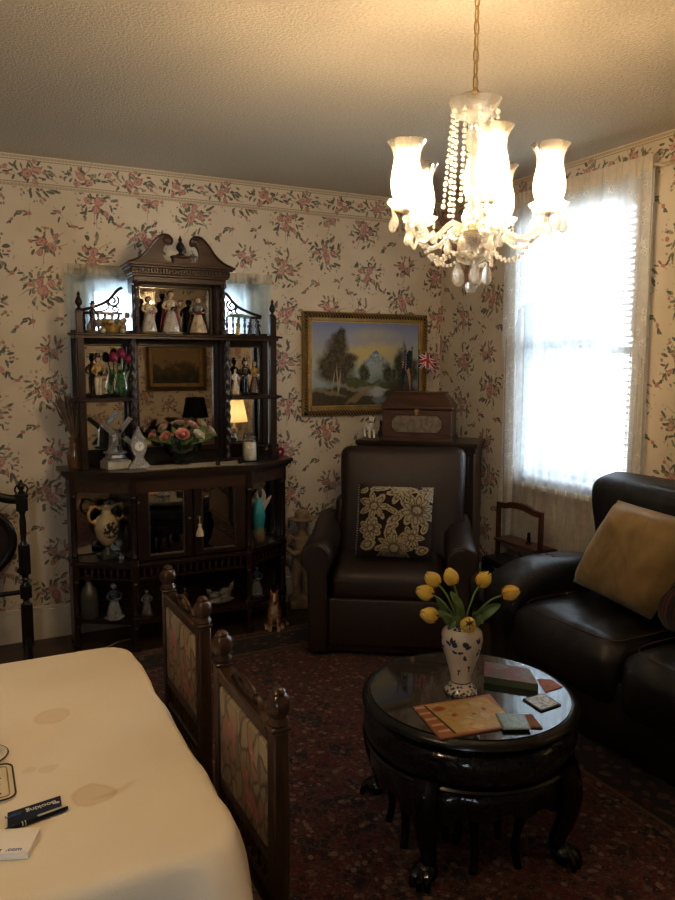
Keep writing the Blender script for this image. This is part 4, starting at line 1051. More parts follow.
for (o_, z, w) in lev:
    r_ = []
    for (p, n), s_ in zip(full, ss):
        cor = max(0, 1-min((p-Vector(q)).length for q in ((tcx1, tcy0), (tcx1, tcy1), (tcx0, tcy0), (tcx0, tcy1)))/.22)
        k = w*(.012*math.sin(s_*24+.6)+.008*math.sin(s_*41+2)+cor*(.035*math.sin(s_*38+1.0)+.030)+.016)
        r_.append(bm.verts.new((p.x+n.x*(o_+k), p.y+n.y*(o_+k), z-.02*cor*w*.5)))
    rings.append(r_)
for a, b in zip(rings[:-1], rings[1:]):
    for i in range(len(a)):
        j = (i+1) % len(a); bm.faces.new((a[i], a[j], b[j], b[i]))
bm.faces.new(rings[0])
tag(obj('tablecloth', bm, cloth_mat(), ang=60), 'cream tablecloth with brown ring stains draped over the dining table', 'tablecloth')

def tapestry():
    N = NT('floral_tapestry'); v = N.obj(); s = N.sep(v)
    w = N.noise(v, 11, 2, out='Color'); vec = N.vadd(N.comb(s[1], N.math('MULTIPLY', s[2], .6)), N.vadd(N.vadd(w, (.5, .5, .5), 'SUBTRACT'), (.05, .05, 0), 'MULTIPLY'))
    e = N.vor(vec, 27, 'DISTANCE_TO_EDGE'); cc = N.sep(N.vor(vec, 27, 'F1', 'Color'))
    c = N.ramp(cc[0], [(0, (.32, .24, .13)), (.3, (.38, .30, .18)), (.55, (.27, .20, .115)), (.78, (.36, .20, .135)), (.9, (.25, .21, .12))], 'CONSTANT')
    c = N.mix(N.math('MULTIPLY', N.less(e, .07, .05), N.math('MULTIPLY_ADD', N.noise(v, 30, 2), 2.0, -.25, clamp=True)), c, (.10, .065, .035)); c = N.mix(N.math('MULTIPLY_ADD', N.noise(v, 60, 3), .8, -.2, clamp=True), c, N.mix(.5, c, (.36, .29, .17)))
    fl = N.blobs(vec, [(-.05, .380, .026, .013, .4), (-.03, .400, .020, .011, 0), (.06, .44, .026, .012, 0), (-.09, .37, .018, .009, 1), (.04, .42, .014, .008, 1), (.09, .395, .016, .008, .5), (-.07, .45, .018, .009, .2)])
    c = N.mix(N.less(fl, 1, .2), c, N.mix(N.less(N.vor(v, 60, 'F1'), .35, .1), (.46, .19, .14), (.50, .28, .20)))
    return N.done(N.bsdf(c, .9, 0, .15, N.bump(N.noise(v, 240, 2), .4, .004), sheen=.1))
TAP = tapestry()
# ---- dining chair: faces -x, backrest plane at x = 0, width along y
def dining_chair(loc, rz, lab, first=None):
    if first is not None: return dup(first, loc, rz, lab)
    t = thing('dining_chair', lab, 'chair', loc, rz, 'carved tapestry chairs at the dining table')
    hw = .172
    for s in (-1, 1):
        bm = NB(); box(bm, -.016, .018, s*hw-.018, s*hw+.018, .46, .835, .004, 1)
        tube(bm, [(0, s*hw, .47), (.012, s*hw, .3), (.06, s*hw, .0095)], [.019, .018, .014], 8)
        p = obj('rear_post', bm, CHAIRWOOD, t)
        bm = NB(); box(bm, -.020, .022, s*hw-.021, s*hw+.021, .835, .845, .003, 1); lathe(bm, [(.019, .845), (.023, .850), (.019, .858), (.017, .862), (.023, .872), (.025, .884), (.022, .897), (.014, .905), (.015, .910), (.009, .917), (0, .919)], (.001, s*hw, 0), 16, wob=lambda a, z: 1+.07*math.cos(6*a)); obj('finial', bm, CHAIRWOOD, p)
    bm = NB(); box(bm, -.014, .016, -hw+.018, hw-.018, .800, .834, .004, 1); box(bm, -.019, .021, -hw+.018, hw-.018, .826, .837, .003, 1); tr_ = obj('top_rail', bm, CHAIRWOOD, t, smooth=False)
    bm = NB()
    for s in (-1, 1):
        tube(bm, spline([(0, s*.09, .837), (0, s*.078, .848), (0, s*.062, .852), (0, s*.05, .845), (0, s*.058, .840)], 5), .0055, 6)
        tube(bm, spline([(0, s*.05, .852), (0, s*.03, .862), (0, 0, .866)], 5), .0055, 6)
    box(bm, -.007, .009, -.045, .045, .836, .850, .003, 1); obj('carved_crest', bm, CHAIRWOOD, tr_)
    bm = NB(); box(bm, -.014, .016, -hw+.018, hw-.018, .545, .572, .004, 1); box(bm, -.014, .016, -hw+.018, hw-.018, .468, .490, .004, 1); obj('lower_rail', bm, CHAIRWOOD, t, smooth=False)
    for i in range(9):
        y = -.132+.033*i; bm = NB(); lathe(bm, [(.006, .488), (.009, .498), (.005, .508), (.009, .52), (.005, .535), (.006, .547)], (0, y, 0), 8); obj('spindle', bm, CHAIRWOOD, t)
    bm = NB(); v = box(bm, -.016, .012, -hw+.024, hw-.024, .574, .798, .009, 3); obj('tapestry_panel', bm, TAP, t)
    bm = NB(); box(bm, -.40, .0, -.185, .185, .40, .455, .006, 2); obj('seat_frame', bm, CHAIRWOOD, t, smooth=False)
    bm = NB(); box(bm, -.39, -.025, -.172, .172, .452, .485, .02, 3); obj('seat', bm, TAP, t)
    for s in (-1, 1):
        bm = NB(); lathe(bm, [(.013, .0095), (.018, .03), (.012, .06), (.02, .2), (.014, .3), (.021, .36), (.021, .41)], (-.375, s*.16, 0), 12); obj('front_leg', bm, CHAIRWOOD, t)
        bm = NB(); tube(bm, [(-.375, s*.16, .17), (.035, s*.17, .17)], .010, 8); obj('stretcher', bm, CHAIRWOOD, t)
    return t
c1 = dining_chair((.515, 1.445, 0), .0, 'carved tapestry-backed dining chair nearest the camera, beside the cream tablecloth')
c2 = dining_chair((.545, 2.055, 0), .02, 'carved tapestry-backed dining chair closer to the display cabinet, at the cloth corner', c1)

# ---- little things on the dining table
ZT = .7580
def text_obj(s_, size, m, parent, loc, rz, name='lettering', squash=1.0, tilt=0.0):
    cu_ = bpy.data.curves.new(name, 'FONT'); cu_.body = s_; cu_.size = size; cu_.extrude = .0002; cu_.offset = size*.012
    tmp = bpy.data.objects.new(name, cu_); C.objects.link(tmp)
    bpy.context.view_layer.update()
    me = bpy.data.meshes.new_from_object(tmp.evaluated_get(bpy.context.evaluated_depsgraph_get()))
    bpy.data.objects.remove(tmp); bpy.data.curves.remove(cu_)
    me.materials.clear(); me.materials.append(m)
    o = bpy.data.objects.new(name, me); C.objects.link(o); o.parent = parent; o.location = loc; o.rotation_euler = (tilt, 0, rz); o.scale = (squash, 1, 1); return o
NAVY = plain('navy_card', (.012, .020, .045), .4); WTXT = plain('white_print', (.75, .74, .70), .6); DTXT = plain('navy_print', (.03, .04, .10), .6); PAPER = plain('white_paper', (.76, .72, .66), .7, var=.04)
cd = thing('card', 'dark navy card with white lettering and a small dot, next to the pen', 'card', (.081, 1.324, ZT), 0)
bm = NB(); prism(bm, [(.036-.081, 1.298-1.324), (.124-.081, 1.311-1.324), (.126-.081, 1.352-1.324), (.038-.081, 1.338-1.324)], .001, .003); obj('sleeve', bm, NAVY, cd, smooth=False)
text_obj('Booking', .0155, WTXT, cd, (.036, .0165, .0032), PI+.155); text_obj('.com', .0145, plain('blue_print', (.06, .16, .36), .6), cd, (-.020, .0075, .0032), PI+.155)
bm = NB(); lathe(bm, [(0, 0), (.0032, 0), (.0032, .0004), (0, .0004)], (.0385, .008, .003), 14); obj('dot', bm, WTXT, cd)
pn = thing('pen', 'black and silver ballpoint pen beside the navy card', 'pen', (.079, 1.294, ZT+.0046), .20)
def alongx(bm, pr): lathe(bm, pr, M=Matrix.Rotation(PI/2, 4, 'Y'), seg=12)
bm = NB(); alongx(bm, [(.0, -.054), (.0012, -.054), (.0035, -.043), (.0042, -.030), (.0042, .05), (.003, .055), (0, .055)]); obj('barrel', bm, plain('pen_black', (.012, .012, .014), .25), pn)
bm = NB(); alongx(bm, [(.0045, -.022), (.0045, -.020)]); alongx(bm, [(.0045, -.017), (.0045, -.0155)]); box(bm, .004, .053, -.0024, .0024, .004, .0058, .0008, 1); obj('clip', bm, plain('pen_silver', (.66, .64, .60), .3, .6), pn)
pd = thing('notepad', 'small white block notepad with printed dark lettering, in front of the pen', 'notepad', (.040, 1.24, ZT), -.37)
bm = NB(); box(bm, -.07, .0355, -.034, .0305, 0, .011, .001, 1); obj('paper_block', bm, PAPER, pd, smooth=False)
bm = NB(); box(bm, -.07, .0355, -.0343, .0305, .0112, .0118); obj('top_sheet', bm, plain('white_sheet', (.80, .77, .71), .6, var=.03), pd, smooth=False)
text_obj('Booking', .0125, DTXT, pd, (-.0495, -.0285, .0120), 0); text_obj('.com', .0125, plain('blue_print', (.06, .16, .36), .6), pd, (-.0015, -.0285, .0120), 0)
pq = thing('table_plaque', 'cream plaque with dark outline and loop handle, lying flat on the tablecloth', 'plaque', (.010, 1.45, ZT), .0)
def rrect(x0, x1, y0, y1, r, n=5):
    out = []
    for (cx, cy, a0) in ((x1-r, y0+r, -PI/2), (x1-r, y1-r, 0), (x0+r, y1-r, PI/2), (x0+r, y0+r, PI)):
        for k in range(n+1):
            a = a0+PI/2*k/n; out.append((cx+r*math.cos(a), cy+r*math.sin(a)))
    return out
CREAM = plain('cream_enamel', (.66, .60, .46), .35, var=.05); DKLINE = plain('dark_line', (.035, .03, .025), .5)
bm = NB(); prism(bm, rrect(-.11, .045, -.07, .06, .018), .0005, .004); obj('plate', bm, CREAM, pq, smooth=False)
for i_, d in ((0, .0), (1, .010)):
    bm = NB(); tube(bm, [(x, y, .0045) for x, y in rrect(-.11+d, .045-d, -.07+d, .06-d, max(.006, .018-d))], .0016 if i_ == 0 else .0012, 6, True); obj('border_line', bm, DKLINE if i_ == 0 else GILT, pq)
bm = NB()
for k in range(9):
    y = -.048+.011*k
    for q in range(5):
        x = -.085+.024*q; box(bm, x, x+.006+.010*random.random(), y, y+.0035, .004, .0046)
obj('printed_lines', bm, DKLINE, pq, smooth=False)
bm = NB(); tube(bm, [(-.03+.068*math.cos(t*PI/16), .105+.05*math.sin(t*PI/16), .005) for t in range(32)], .004, 8, True); lp = obj('loop_handle', bm, CREAM, pq)
bm = NB(); tube(bm, [(-.03+.071*math.cos(t*PI/16), .105+.053*math.sin(t*PI/16), .0065) for t in range(32)], .0018, 6, True); obj('border_line', bm, DKLINE, lp)

# ------------------------------------------------------------------ swing mirror stand by the left edge
ms = thing('swing_mirror', 'black turned swing mirror stand with finials and an oval frame by the back wall', 'mirror', (-.07, 4.07, 0)); ms.scale = (1, .62, .972)
for s in (-1, 1):
    x = .325*s; bm = NB()
    for z0, z1 in ((.07, .30), (.33, .40), (.46, .62), (.80, .875)): box(bm, x-.028, x+.028, -.026, .026, z0, z1, .004, 1)
    lathe(bm, [(.018, .04), (.024, .055), (.018, .07)], (x, 0, 0), 12); lathe(bm, [(.020, .30), (.014, .315), (.020, .33)], (x, 0, 0), 12); lathe(bm, [(.020, .40), (.013, .42), (.022, .43), (.014, .44), (.020, .46)], (x, 0, 0), 12)
    lathe(bm, [(.020, .62), (.012, .64), (.016, .68), (.017, .74), (.012, .78), (.020, .80)], (x, 0, 0), 12)
    p = obj('post', bm, EBONY, ms)
    bm = NB(); box(bm, x-.032, x+.032, -.026, .026, .872, .892, .004, 1); lathe(bm, [(.016, .892), (.018, .90), (.009, .908), (.016, .918), (.019, .93), (.012, .944), (.006, .952), (.009, .958), (0, .968)], (x, 0, 0), 12)
    tube(bm, spline([(x-.022, 0, .893), (x-.030, 0, .915), (x-.018, 0, .938), (x-.008, 0, .93)], 5), .005, 6); tube(bm, spline([(x+.022, 0, .893), (x+.030, 0, .915), (x+.018, 0, .938), (x+.008, 0, .93)], 5), .005, 6); obj('finial', bm, EBONY, p)
    bm = NB(); lathe(bm, [(0, 0), (.012, 0), (.010, .012), (.016, .018), (.02, .03), (.014, .042), (0, .044)], M=Matrix.Translation((x-s*.02, -.02, .49)) @ Matrix.Rotation(PI/2, 4, 'X'), seg=14); obj('knob', bm, EBONY, p)
    bm = NB(); tube(bm, spline([(x, -.20, .03), (x, -.14, .05), (x, -.05, .09), (x, 0, .12)], 5), .016, 8); tube(bm, spline([(x, .20, .03), (x, .14, .05), (x, .05, .09), (x, 0, .12)], 5), .016, 8); ell(bm, (x, -.205, .018), (.022, .024, .018)); ell(bm, (x, .205, .018), (.022, .024, .018)); obj('foot', bm, EBONY, p)
bm = NB(); tube(bm, spline([(-.30, 0, .862), (-.24, 0, .875), (-.1, 0, .93), (0, 0, .945), (.1, 0, .93), (.24, 0, .875), (.30, 0, .862)], 6), .024, 10); obj('top_arch', bm, EBONY, ms)
bm = NB(); tube(bm, [(-.31, 0, .365), (.31, 0, .365)], .013, 10); obj('cross_bar', bm, EBONY, ms)
bm = NB(); pr = [(.275*math.cos(2*PI*i/48), .0, .65+.205*math.sin(2*PI*i/48)) for i in range(48)]; tube(bm, pr, .022, 10, True); of = obj('oval_frame', bm, EBONY, ms)
bm = NB(); prism(bm, [(.265*math.cos(2*PI*i/48), .65+.195*math.sin(2*PI*i/48)) for i in range(48)], -.006, .006, 'xz'); obj('oval_panel', bm, plain('dark_panel', (.03, .018, .012), .3), of, smooth=False)

# ------------------------------------------------------------------ little mahogany tiered stand by the sofa arm
sd = thing('tiered_stand', 'small mahogany tiered stand with shaped top rail between armchair and sofa', 'stand', (2.80, 3.26, 0), -.0)
for y in (-.18, .18):
    bm = NB(); box(bm, -.012, .012, y-.012, y+.012, .0, .70, .003, 1); obj('post', bm, MAHOG, sd, smooth=False)
    bm = NB(); box(bm, -.15, .10, y-.010, y+.010, .0, .025, .004, 1); obj('foot', bm, MAHOG, sd, smooth=False)
bm = NB(); pl_ = [(-.19, .695), (-.19, .725), (-.12, .727), (-.07, .742), (0, .748), (.07, .742), (.12, .727), (.19, .725), (.19, .695), (.12, .695), (.06, .708), (0, .712), (-.06, .708), (-.12, .695)]
prism(bm, pl_, -.010, .010, 'yz'); obj('top_rail', bm, MAHOG, sd, smooth=False)
for z, d in ((.50, .03), (.30, .05)):
    bm = NB(); poly = [(-d, -.17), (-d+.02, -.19), (.10, -.19), (.10, .19), (-d+.02, .19), (-d, .17)]; prism(bm, poly, z, z+.014); prism(bm, offset_poly(poly, .008), z+.003, z+.010); obj('tray', bm, MAHOG, sd, smooth=False)
dk = thing('dark_case', 'dark leather case lying on the middle shelf of the mahogany stand', 'case', (2.765, 3.28, .3155))
bm = NB(); box(bm, -.11, .07, -.14, .14, 0, .11, .02, 3); obj('case_body', bm, LBLACK, dk)
bm = NB(); tube(bm, spline([(-.115, -.04, .06), (-.135, -.02, .075), (-.135, .02, .075), (-.115, .04, .06)], 5), .006, 6); obj('handle', bm, LBLACK, dk)
ph = thing('black_figurine', 'tiny dark upright ornament on the upper tray of the mahogany stand', 'figurine', (2.84, 3.22, .5145))
bm = NB(); lathe(bm, [(0, 0), (.018, 0), (.016, .006), (.008, .012), (.012, .03), (.008, .045), (.010, .055), (.006, .066), (0, .068)], seg=12); obj('ornament', bm, plain('black_glaze', (.012, .012, .013), .25), ph)
# ------------------------------------------------------------------ landscape painting on the back wall
def uvgrid(bm, P, nu, nv):
    """grid of P(u,v), u,v in 0..1, with a uv layer"""
    g = [[bm.verts.new(P(i/nu, j/nv)) for j in range(nv+1)] for i in range(nu+1)]
    uv = bm.loops.layers.uv.verify()
    for i in range(nu):
        for j in range(nv):
            f = bm.faces.new((g[i][j], g[i+1][j], g[i+1][j+1], g[i][j+1]))
            for lp, (a, b) in zip(f.loops, ((i, j), (i+1, j), (i+1, j+1), (i, j+1))): lp[uv].uv = (a/nu, b/nv)
def rope_frame(t, w, h, fw, d=.03, m=GOLD, name='frame', mi=GILT):
    bm = NB()
    for (x0, x1, z0, z1) in ((-w/2, -w/2+fw, -h/2, h/2), (w/2-fw, w/2, -h/2, h/2), (-w/2+fw, w/2-fw, -h/2, -h/2+fw), (-w/2+fw, w/2-fw, h/2-fw, h/2)): box(bm, x0, x1, -d*.6, 0, z0, z1, .004, 1)
    f = obj(name, bm, mi, t, smooth=False)
    bm = NB(); k = fw*.36; x, z = w/2-k, h/2-k
    
    for (ax, p0, p1, fx) in (('x', -x, x, -z), ('x', -x, x, z), ('z', -z, z, -x), ('z', -z, z, x)):
        n = int((p1-p0)/.021)
        for i in range(n):
            q = p0+(p1-p0)*(i+.5)/n; c = (q, -d*.75, fx) if ax == 'x' else (fx, -d*.75, q)
            ell(bm, c, (.0058, fw*.40, fw*.42), 8, 6, Matrix.Rotation(-.75, 4, 'Y'))
    obj('rope_moulding', bm, m, f)
    bm = NB(); tube(bm, [(-x, -d*.70, -z), (x, -d*.70, -z), (x, -d*.70, z), (-x, -d*.70, z)], fw*.30, 8, True); obj('rope_groove', bm, plain('groove_brown', (.035, .02, .01), .6), f)  # dark brown core showing between the rope strands
    bm = NB(); y = -d*.62; ix, iz = w/2-fw, h/2-fw
    for q in ((-ix, -ix+.008, -iz, iz), (ix-.008, ix, -iz, iz), (-ix, ix, -iz, -iz+.008), (-ix, ix, iz-.008, iz)): box(bm, q[0], q[1], y, -.004, q[2], q[3], .001, 1)
    obj('inner_fillet', bm, m, f, smooth=False)
def landscape():
    N = NT('oil_landscape'); v = N.obj(); s = N.sep(v); u, w = s[0], s[2]; vec0 = N.comb(u, w)
    nz = N.noise(v, 14, 4, .6, out='Color'); vec = N.vadd(vec0, N.vadd(N.vadd(nz, (.5, .5, .5), 'SUBTRACT'), (.09, .09, 0), 'MULTIPLY'))
    nf = N.noise(v, 60, 3); nm_ = N.noise(v, 9, 3)
    t = N.math('MULTIPLY_ADD', w, 1.9, .5)
    c = N.ramp(t, [(0, (.20, .28, .34)), (.35, (.40, .45, .44)), (.55, (.45, .46, .36)), (.8, (.36, .38, .46)), (1, (.22, .27, .46))])
    def lay(c, L, col, soft, vv=None, k=1.0): return N.mix(N.math('MULTIPLY', N.less(N.blobs(vv if vv is not None else vec, L), 1.0, soft), k), c, col)
    c = lay(c, [(.03, .10, .20, .10, .1)], (.60, .50, .20), .55, vec0, .9)
    c = lay(c, [(.05, .155, .34, .035, .06)], (.30, .33, .50), .6, vec, .6)
    # mountain
    m1 = N.math('SUBTRACT', .098, N.math('MULTIPLY', N.math('ABSOLUTE', N.math('SUBTRACT', u, .07)), .95)); m1 = N.math('ADD', m1, N.math('MULTIPLY_ADD', nm_, .05, -.025))
    mk = N.less(N.math('SUBTRACT', w, m1), 0, .006); fade = N.less(w, .04, .06)
    mc = N.mix(N.less(nf, .5, .06), (.42, .48, .54), (.12, .17, .26)); mc = N.mix(fade, mc, (.38, .44, .46)); c = N.mix(mk, c, mc)
    # water, mist
    c = lay(c, [(.08, -.115, .13, .045, 0)], (.23, .31, .36), .3, vec0)
    c = lay(c, [(-.05, -.07, .10, .05, 0), (.03, -.06, .08, .03, 0)], (.32, .37, .34), .5, vec, .7)
    tc = N.mix(N.less(nf, .5, .08), (.11, .115, .05), (.045, .055, .03))
    c = lay(c, [(-.02, -.055, .035, .062, 0), (.155, -.06, .035, .06, 0), (.20, -.07, .03, .05, 0), (.26, -.02, .05, .10, 0), (.29, .0, .02, .14, 0), (.35, -.05, .06, .08, 0)], tc, .3)
    c = lay(c, [(-.08, -.12, .14, .03, -.15), (.0, -.13, .12, .015, .1), (.22, -.13, .15, .025, .1)], N.mix(nf, (.055, .075, .03), (.16, .17, .07)), .3)
    # ground and rocks
    c = lay(c, [(-.25, -.22, .25, .075, .05), (.25, -.22, .16, .10, .1), (0, -.245, .4, .04, 0)], N.mix(nf, (.035, .035, .02), (.13, .10, .055)), .2)
    c = lay(c, [(-.27, -.185, .11, .018, -.25), (-.06, -.205, .11, .017, .55), (-.10, -.16, .10, .012, -.3)], (.30, .235, .135), .35, vec, .8)
    c = lay(c, [(.10, -.165, .055, .016, -.1), (.09, -.20, .035, .03, .1)], (.46, .48, .50), .35, vec)
    c = lay(c, [(.10, -.235, .06, .02, 0)], (.20, .25, .29), .4, vec)
    # big tree
    fol = N.mix(N.less(nf, .5, .08), (.135, .095, .045), (.05, .055, .032))
    c = lay(c, [(-.22, .06, .085, .10, 0), (-.20, .14, .055, .075, 0), (-.27, .0, .085, .075, 0), (-.15, .0, .06, .07, 0), (-.23, -.06, .12, .06, 0), (-.19, .19, .03, .04, 0), (-.12, .04, .05, .03, 0)], fol, .35)
    c = lay(c, [(-.215, -.10, .005, .09, .08), (-.245, -.11, .004, .07, -.15), (-.20, -.12, .006, .07, -.12)], (.40, .34, .24), .3, N.vadd(vec0, N.vadd(N.vadd(nz, (.5, .5, .5), 'SUBTRACT'), (.015, .0, 0), 'MULTIPLY')))
    return N.done(N.bsdf(c, .5, 0, .35, N.bump(N.noise(v, 90, 3), .2, .004)))
pc = Vector((2.388, YB-.012, 1.522))
pt = thing('landscape_painting', 'landscape painting of trees and a snowy mountain in a gold rope frame', 'painting', pc)
rope_frame(pt, .925, .66, .058)
bm = NB(); box(bm, -.41, .41, -.012, -.004, -.278, .278); obj('canvas', bm, landscape(), pt, smooth=False)

# ------------------------------------------------------------------ things on the corner chest
def flag(loc, lab, m, w, h, droop, ht, phase, dirx=1):
    t = thing('stick_flag', lab, 'flag', loc, 0, 'stick flags behind the casket')
    bm = NB(); tube(bm, [(0, 0, 0), (0, 0, ht)], .003, 6); ell(bm, (0, 0, ht+.004), .005, 8, 6); lathe(bm, [(.022, 0), (.022, .008), (.008, .02), (.003, .03)], seg=10); obj('pole', bm, BLACKWOOD, t)
    bm = NB(); r, d = Vector((.893*dirx, -.45*dirx, 0)), Vector((.45, .893, 0))
    def P(u, v):
        return r*(.003+w*u)+d*(.012*math.sin(u*9+phase)*(.3+u))+Vector((0, 0, ht-.01-h*(1-v)-droop*u*u-.01*math.sin(u*7+phase)))
    uvgrid(bm, P, 26, 16); obj('cloth', bm, m, t)
def uvm(name, f):
    N = NT(name); s = N.sep(N.n('TexCoord').outputs['UV']); c = f(N, s[0], s[1])
    N.noise(N.obj(), 20)
    return N.done(N.bsdf(N.mix(.06, c, N.ramp(N.noise(N.obj(), 40, 2), [(.3, (0, 0, 0)), (.7, (.4, .4, .4))])), .7, 0, .2))
def us(N, u, v):
    st = N.math('LESS_THAN', N.math('FRACT', N.math('MULTIPLY', v, 6.5)), .5); c = N.mix(st, (.62, .58, .52), (.36, .03, .035))
    can = N.math('MULTIPLY', N.math('LESS_THAN', u, .42), N.math('GREATER_THAN', v, .46))
    su, sv = N.math('SUBTRACT', N.math('FRACT', N.math('MULTIPLY', u, 14.0)), .5), N.math('SUBTRACT', N.math('FRACT', N.math('MULTIPLY', v, 10.0)), .5)
    star = N.less(N.math('ADD', N.math('MULTIPLY', su, su), N.math('MULTIPLY', sv, sv)), .06)
    return N.mix(can, c, N.mix(star, (.03, .04, .13), (.6, .58, .52)))
def uk(N, u, v):
    c = (.025, .035, .12); x = N.math('SUBTRACT', u, .5); y = N.math('SUBTRACT', v, .5)
    d = N.math('MINIMUM', N.math('ABSOLUTE', N.math('SUBTRACT', x, y)), N.math('ABSOLUTE', N.math('ADD', x, y)))
    c = N.mix(N.less(d, .13), c, (.66, .62, .56)); c = N.mix(N.less(d, .05), c, (.42, .03, .04))
    e = N.math('MINIMUM', N.math('ABSOLUTE', x), N.math('ABSOLUTE', y)); c = N.mix(N.less(e, .15), c, (.66, .62, .56)); return N.mix(N.less(e, .09), c, (.42, .03, .04))
def dk_(N, u, v): return N.ramp(N.vor(N.comb(u, v), 4, 'F1'), [(.2, (.05, .10, .07)), (.35, (.012, .022, .025)), (.8, (.010, .016, .02))])
flag((2.55, 4.14, 1.06), 'small striped red and white flag with starred blue corner drooping on its stick', uvm('striped_flag_cloth', us), .055, .11, .16, .56, .5, 1)
flag((2.60, 4.10, 1.06), 'small dark green and black flag hanging folded on its stick', uvm('dark_flag_cloth', dk_), .06, .11, .13, .565, 2, -1)
flag((2.63, 4.065, 1.06), 'small flag with red and white crosses on blue, beside the dark green flag', uvm('cross_flag_cloth', uk), .105, .10, .045, .55, 1.2, 1)

def blob_animal(name, par, parts, m, vox, label=None):
    bm = NB()
    for q in parts:
        if not isinstance(q[0], list): ell(bm, q[0], q[1], 14, 10)
        else: tube(bm, q[0], q[1], 8)
    o = obj(name, bm, m, par, label=label); remesh(o, vox, 3); return o
CHINA_W = plain('white_china', (.80, .77, .70), .2, coat=.4, var=.08); CHINA_B = plain('black_china', (.015, .015, .016), .2, coat=.4)
dg = thing('dog_figurine', 'small white china dog figurine standing on the chest beside the casket', 'figurine', (2.30, 4.105, 1.06), -.15); dg.scale = (1.15, 1.15, 1.15)
blob_animal('body', dg, [((0, .01, .055), (.020, .038, .022)), ((0, -.025, .075), (.014, .016, .026)), ((0, -.034, .104), (.016, .019, .016)), ((0, -.052, .100), (.009, .012, .009)), ([(-.012, -.025, .05), (-.012, -.03, .004)], [.009, .008]), ([(.012, -.025, .05), (.012, -.03, .004)], [.009, .008]), ([(-.012, .04, .05), (-.014, .045, .025), (-.012, .04, .004)], [.010, .008, .008]), ([(.012, .04, .05), (.014, .045, .025), (.012, .04, .004)], [.010, .008, .008]), ([(0, .045, .062), (0, .065, .085)], [.005, .003]), ((-.015, -.03, .112), (.004, .008, .012)), ((.015, -.03, .112), (.004, .008, .012))], CHINA_W, .0028)
bm = NB(); tube(bm, [(.0145*math.cos(i*PI/8), -.028+.016*math.sin(i*PI/8), .089-.004*math.sin(i*PI/8)) for i in range(16)], .0025, 6, True); obj('collar', bm, plain('brown_collar', (.08, .04, .03), .5), dg)
bm = NB(); ell(bm, (0, -.064, .102), .004, 8, 6); ell(bm, (-.007, -.050, .110), .0025, 8, 6); ell(bm, (.007, -.050, .110), .0025, 8, 6); obj('nose_and_eyes', bm, CHINA_B, dg)
ct_ = thing('cat_figurine', 'small black seated figurine between the white china dog and the casket', 'figurine', (2.355, 4.058, 1.06), -.3)
blob_animal('body', ct_, [((0, .005, .030), (.022, .028, .030)), ((0, -.006, .06), (.015, .017, .028)), ((0, -.012, .096), (.016, .016, .015)), ((-.010, -.010, .113), (.005, .004, .010)), ((.010, -.010, .113), (.005, .004, .010)), ([(-.008, -.018, .06), (-.009, -.026, .003)], [.008, .007]), ([(.008, -.018, .06), (.009, -.026, .003)], [.008, .007])], CHINA_B, .0026)

# ------------------------------------------------------------------ floor standing ornaments
STONE = plain('aged_stone', (.34, .25, .15), .75, var=.35, vs=22, bump=.4, bs=90)
sg = thing('boy_statue', 'tall stone coloured garden statue of a boy in a brimmed hat, between cabinet and armchair', 'statue', (1.878, 4.215, 0), -.30); sg.scale = (1.08, 1.08, 1.13)
bm = NB(); box(bm, -.075, .075, -.07, .07, 0, .05, .008, 2); ell(bm, (0, 0, .055), (.07, .065, .025)); obj('plinth', bm, STONE, sg)
blob_animal('figure', sg, [([(-.028, 0, .055), (-.030, .0, .16), (-.026, 0, .27)], [.022, .026, .034]), ([(.028, -.005, .055), (.032, -.008, .16), (.026, 0, .27)], [.022, .026, .034]), ((-.03, -.02, .065), (.02, .035, .014)), ((.032, -.025, .065), (.02, .035, .014)), ((0, 0, .275), (.058, .042, .04)), ([(0, 0, .27), (0, 0, .34), (0, 0, .395)], [.05, .048, .055]), ([(-.06, 0, .405), (-.10, -.01, .345), (-.055, -.05, .31), (-.01, -.065, .315)], [.023, .020, .017, .014]), ([(.06, 0, .405), (.10, -.01, .345), (.055, -.05, .31), (.015, -.065, .315)], [.023, .020, .017, .014]), ([(0, 0, .40), (0, -.004, .445)], [.03, .022]), ((0, -.008, .475), (.036, .040, .043)), ((0, -.047, .470), (.006, .008, .008)), ((0, -.02, .30), (.062, .04, .025))], STONE, .006)
bm = NB(); lathe(bm, [(0, .495), (.075, .490), (.078, .497), (.045, .505), (.042, .535), (.025, .548), (0, .55)], (0, -.004, 0), 20, wob=lambda a, z: 1+.05*math.sin(3*a)); obj('brimmed_hat', bm, STONE, sg)
bm = NB(); lathe(bm, [(0, 0), (.03, 0), (.04, .03), (.036, .035), (0, .03)], (0, -.085, .285), 14); obj('basket', bm, STONE, sg)

def collie_mat():
    N = NT('collie_coat'); v = N.obj(); s = N.sep(v); w = N.noise(v, 60, 2)
    y = N.math('MULTIPLY_ADD', w, .03, N.math('SUBTRACT', s[1], .015)); z = N.math('MULTIPLY_ADD', w, .02, s[2]); ax = N.math('ABSOLUTE', s[0])
    c = N.ramp(N.noise(v, 34, 3), [(.35, (.20, .075, .03)), (.6, (.34, .15, .06))])
    c = N.mix(N.math('MULTIPLY', N.less(z, .17), N.math('GREATER_THAN', N.math('ADD', y, N.math('MULTIPLY', ax, .2)), .012)), c, (.05, .025, .015))
    chest = N.math('MULTIPLY', N.less(N.math('MULTIPLY_ADD', ax, 1.1, y), -.012, .006), N.less(z, .178, .008))
    c = N.mix(chest, c, (.62, .52, .40)); c = N.mix(N.less(z, .040, .006), c, (.60, .50, .38))
    blaze = N.math('MULTIPLY', N.less(ax, .006, .002), N.math('LESS_THAN', s[1], -.03)); c = N.mix(blaze, c, (.6, .5, .4))
    return N.done(N.bsdf(c, .35, 0, .5, N.bump(N.noise(v, 110, 3, dist=1.5), .6, .006)))
